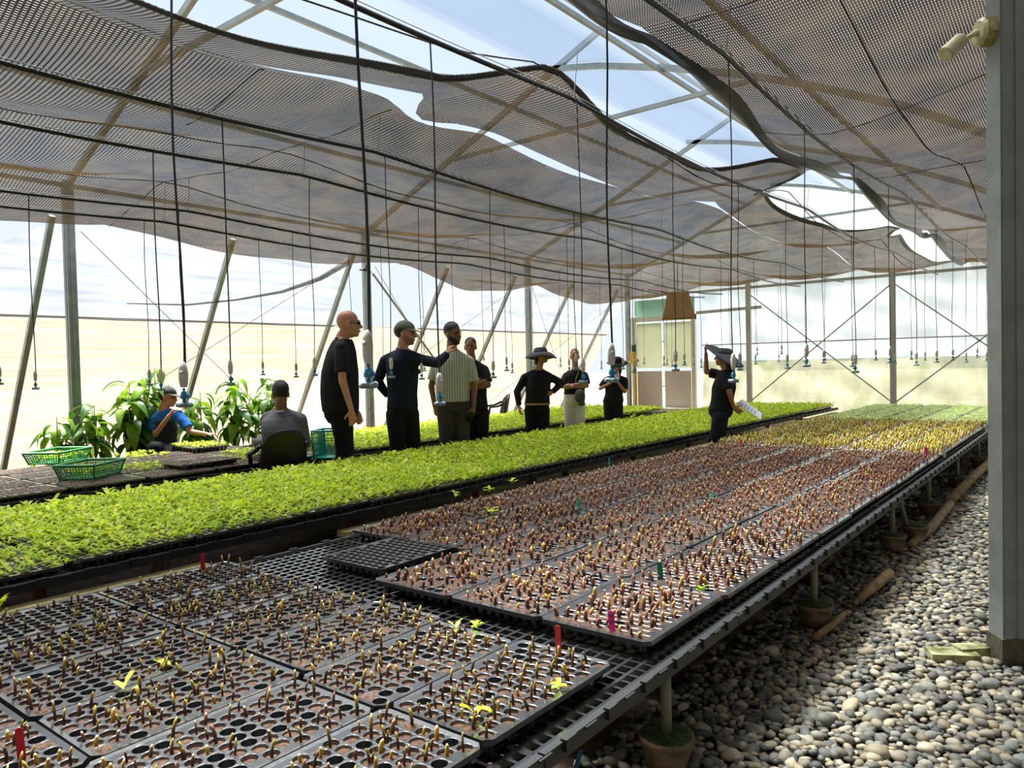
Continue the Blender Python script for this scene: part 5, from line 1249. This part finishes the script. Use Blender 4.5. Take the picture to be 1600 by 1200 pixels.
# 5 woman in black sweater, sun hat
D = 9.9
p = person('woman in black sweater and wide charcoal sun hat, hand on hip', D, dict(head=(846, 555), neck=(842, 577), hip=(839, 638), shL=(820, 590, 0), shR=(860, 590, 0), elL=(808, 612, 0), wrL=(811, 634, .03), elR=(878, 598, -.05), wrR=(863, 613, .03), hk=.98),
    8, 75, SKIN_M, look=.05, hs=.92, shirt=black, shirt_len='long', pants=dpant, hem=0.12, curl=(.5, .4), palm=((.8, -.5), (-.7, -.4)), hand_d=((.1, -1, 0), (-.8, -.5, .2)), torso=[(0, .175, .12), (.3, .16, .112), (.62, .165, .125), (.85, .16, .105), (1, .09, .08)])
collar(p, black, .06, .02); add_hair(p, .02, 0, (.080, .096, .088), ((0, -.07, -.08, (.07, .045, .09)),)); sunhat(p, hatm, .215, .085, -.01, 0, .07, .02)
q = p['ring'](.12, .165, .116, .012); MB().tube([q[0] + q[1] * math.cos(t) + q[2] * math.sin(t) for t in np.linspace(0, 2 * PI, 25)], .012, 6).build('undershirt_hem', cloth('tan_hem', (206, 158, 104)), p['e'], -p['base'])
# 6 woman with white trousers
D = 10.58
p = person('woman with folded arms in black polo and white trousers', D, dict(head=(898, 557), neck=(899, 577), hip=(897, 626), shL=(884, 588, 0), shR=(914, 587, 0), elL=(879, 604, .08), wrL=(902, 601, .18), elR=(917, 603, .08), wrR=(893, 605, .18), hk=.98),
    5, 2, SKIN_M, hs=.86, shirt=black, pants=white_p, hem=0.22, curl=(.5, .7), palm=((0, -1), (0, -1)), hand_d=((1, .15, 0), (-1, .1, 0)), torso=[(0, .180, .125), (.3, .155, .11), (.62, .160, .118), (.85, .155, .105), (1, .09, .08)])
collar(p, black, .06, .025); add_hair(p, .026, .018, (.077, .092, .088))
ln_ = MB(); ln_.tube([p['neck'] + p['L'] * .05 + p['F'] * .06, p['ring'](.75, .1, .1)[0] + p['F'] * .125, p['ring'](.6, .1, .1)[0] + p['F'] * .135], .006, 6); ln_.build('lanyard', mat('lime_lanyard', (150, 190, 70), .6), p['e'], -p['base'])
c0 = at(906, 618, D - .24); hc = MB()
hc.ell((0, 0, -.01), (.085, .05, .10), None, 16, 10); hc.ell((.03, -.02, -.11), (.06, .03, .035), None, 12, 8)
o = remesh('held_cap', hc, .009, capd, None, (0, 0, 0), 2); o.location = c0; tag(o, 'dark grey cap dangling from the arms of the woman in white trousers', 'cap')
# 7 woman with phone
D = 11.53
p = person('woman in black under wide black hat looking down at her phone', D, dict(head=(965, 568), neck=(962, 586), hip=(958, 628), shL=(947, 594, 0), shR=(976, 594, 0), elL=(938, 607, .05), wrL=(953, 599, .2), elR=(976, 612, .06), wrR=(966, 598, .2), hk=.98),
    8, 12, SKIN_M, look=-.35, hs=.83, shirt=black, pants=black, hem=0.0, curl=(.7, .8), palm=((0, .3, 1), (0, .3, 1)), hand_d=((.6, .6, .2), (-.2, .9, .2)), torso=[(0, .185, .12), (.3, .150, .108), (.62, .158, .118), (.85, .155, .105), (1, .09, .08)])
add_hair(p, .02, 0, (.080, .096, .088), ((-.06, -.01, -.12, (.03, .05, .14)), (.06, -.01, -.12, (.03, .05, .14)), (0, -.06, -.1, (.08, .04, .12)))); sunhat(p, hatb, .205, .035, .01, 0, .07, -.01)
o = MB().box((0, 0, 0), (.075, .012, .15)).build('phone', mat('dark_phone', (24, 24, 28), .2), None, at(964, 588, D - .27), rot=(-.9, 0, .6)); tag(o, 'phone in the hands of the woman under the black hat', 'phone')
# 8 woman at the near bench shading her eyes
D = 8.74
p = person('woman in black shirt and dark jeans lifting her sun hat brim, papers in hand', D, dict(head=(1130, 558), neck=(1134, 578), hip=(1126, 645), shL=(1126, 586, -.14), shR=(1134, 588, .15), elL=(1104, 581, -.2), wrL=(1103, 553, -.13), elR=(1140, 614, .2), wrR=(1146, 636, .12), hk=.98),
    -95, -92, SKIN_M, look=.08, hs=.90, shirt=black, pants=jean, hem=0.05, curl=(.5, .9), palm=((1, 0), (.2, 1)), hand_d=((-.1, 1, .0), (.6, -.5, -.1)), torso=[(0, .16, .15), (.2, .16, .135), (.35, .155, .125), (.66, .16, .14), (.85, .155, .11), (1, .09, .08)])
add_hair(p, .016, 0, (.080, .096, .088), ((0, -.085, -.08, (.075, .05, .1)), (0, -.115, -.2, (.07, .05, .12)), (0, -.13, -.32, (.055, .045, .12)))); sunhat(p, hatm, .235, .03, .13, 0, .07, .06)
pv = MB(); P0, P1, P2, P3 = [at(x, y, D - t) for x, y, t in ((1150, 631, .1), (1159, 624, -.05), (1190, 646, -.05), (1189, 656, .1))]
pv.add([P0, P1, P2, P3], [(0, 1, 2, 3)]); o = pv.build('paper_sheets', mat('paper', (236, 234, 244), .7, .03)); o.modifiers.new('s', 'SOLIDIFY').thickness = .004; tag(o, 'white printed sheets held by the woman by the near bench', 'paper')
lm = MB()
for k in range(5):
    f = .15 + .14 * k; a = P0 + (P3 - P0) * f; b = P1 + (P2 - P1) * f; nn = unit(np.cross(P3 - P0, P1 - P0)); nn = nn if nn[2] > 0 else -nn
    lm.bar(a + (b - a) * .2 + nn * .004, a + (b - a) * (.7 if k else .5) + nn * .004, .012, .002, up=nn)
lm.build('printed_lines', mat('print_grey', (150, 148, 170), .7), o)
# 9 seated worker in blue shirt and cap
D = 8.75
p = person('seated worker in blue shirt, dark bib and grey cap sorting seedlings', D, dict(head=(263, 620), neck=(256, 640), hip=(254, 702), shL=(237, 650, 0), shR=(278, 648, .05), elL=(243, 679, .16), wrL=(264, 650, .22), elR=(299, 675, .1), wrR=(322, 678, .14), knL=(240, 700, .38), anL=(243, 757, .42), knR=(285, 708, .36), anR=(285, 757, .4), bow=.03, hk=1.02),
    35, 62, SKIN_M, look=-.15, hs=.95, shirt=blue_s, pants=dpant, seated=True, hem=0.02, curl=(.8, .5), palm=((1, .2), (0, 0, -1)), hand_d=((.5, .7, .1), (1, -.1, .1)))
add_hair(p, .022, -.004, (.079, .094, .086)); cap(p, capd)
q = [p['ring'](t, rx, ry, .022) for t, rx, ry in ((.02, .12, .115), (.3, .135, .108), (.55, .135, .115), (.78, .12, .112))]
bib = MB(); V = []; n = 10
for c, a, b in q:
    for i in range(n + 1): t = PI * (.12 + .76 * i / n); V.append(c + a * 1.15 * math.cos(t) + b * 1.02 * math.sin(t))
bib.add(V, [(k * (n + 1) + i, k * (n + 1) + i + 1, (k + 1) * (n + 1) + i + 1, (k + 1) * (n + 1) + i) for k in range(len(q) - 1) for i in range(n)])
bib.build('bib', darkgrey, p['e'], -p['base'], smooth=True).modifiers.new('s', 'SOLIDIFY').thickness = .008
# 10 seated worker in grey, from behind
D = 7.06
p = person('worker in grey long-sleeved shirt seated with his back to us', D, dict(head=(438, 616), neck=(439, 640), hip=(449, 716), shL=(417, 654, -.02), shR=(470, 655, .03), elL=(418, 690, -.12), wrL=(400, 690, -.3), elR=(478, 692, -.05), wrR=(450, 692, -.32), knL=(425, 716, -.42), anL=(425, 782, -.4), knR=(403, 722, -.25), anR=(385, 780, -.3), bow=.05, hk=1.0),
    195, 190, SKIN_D, look=-.35, hs=.98, shirt=grey_s, shirt_len='long', pants=greyp, seated=True, hem=0.0, curl=(.6, .6), torso=[(0, .17, .125), (.3, .185, .13), (.62, .205, .135), (.85, .195, .12), (1, .09, .085)])
collar(p, cloth('pale_collar', (206, 210, 220)), .062, .015); add_hair(p, .02, .012, (.082, .102, .094))
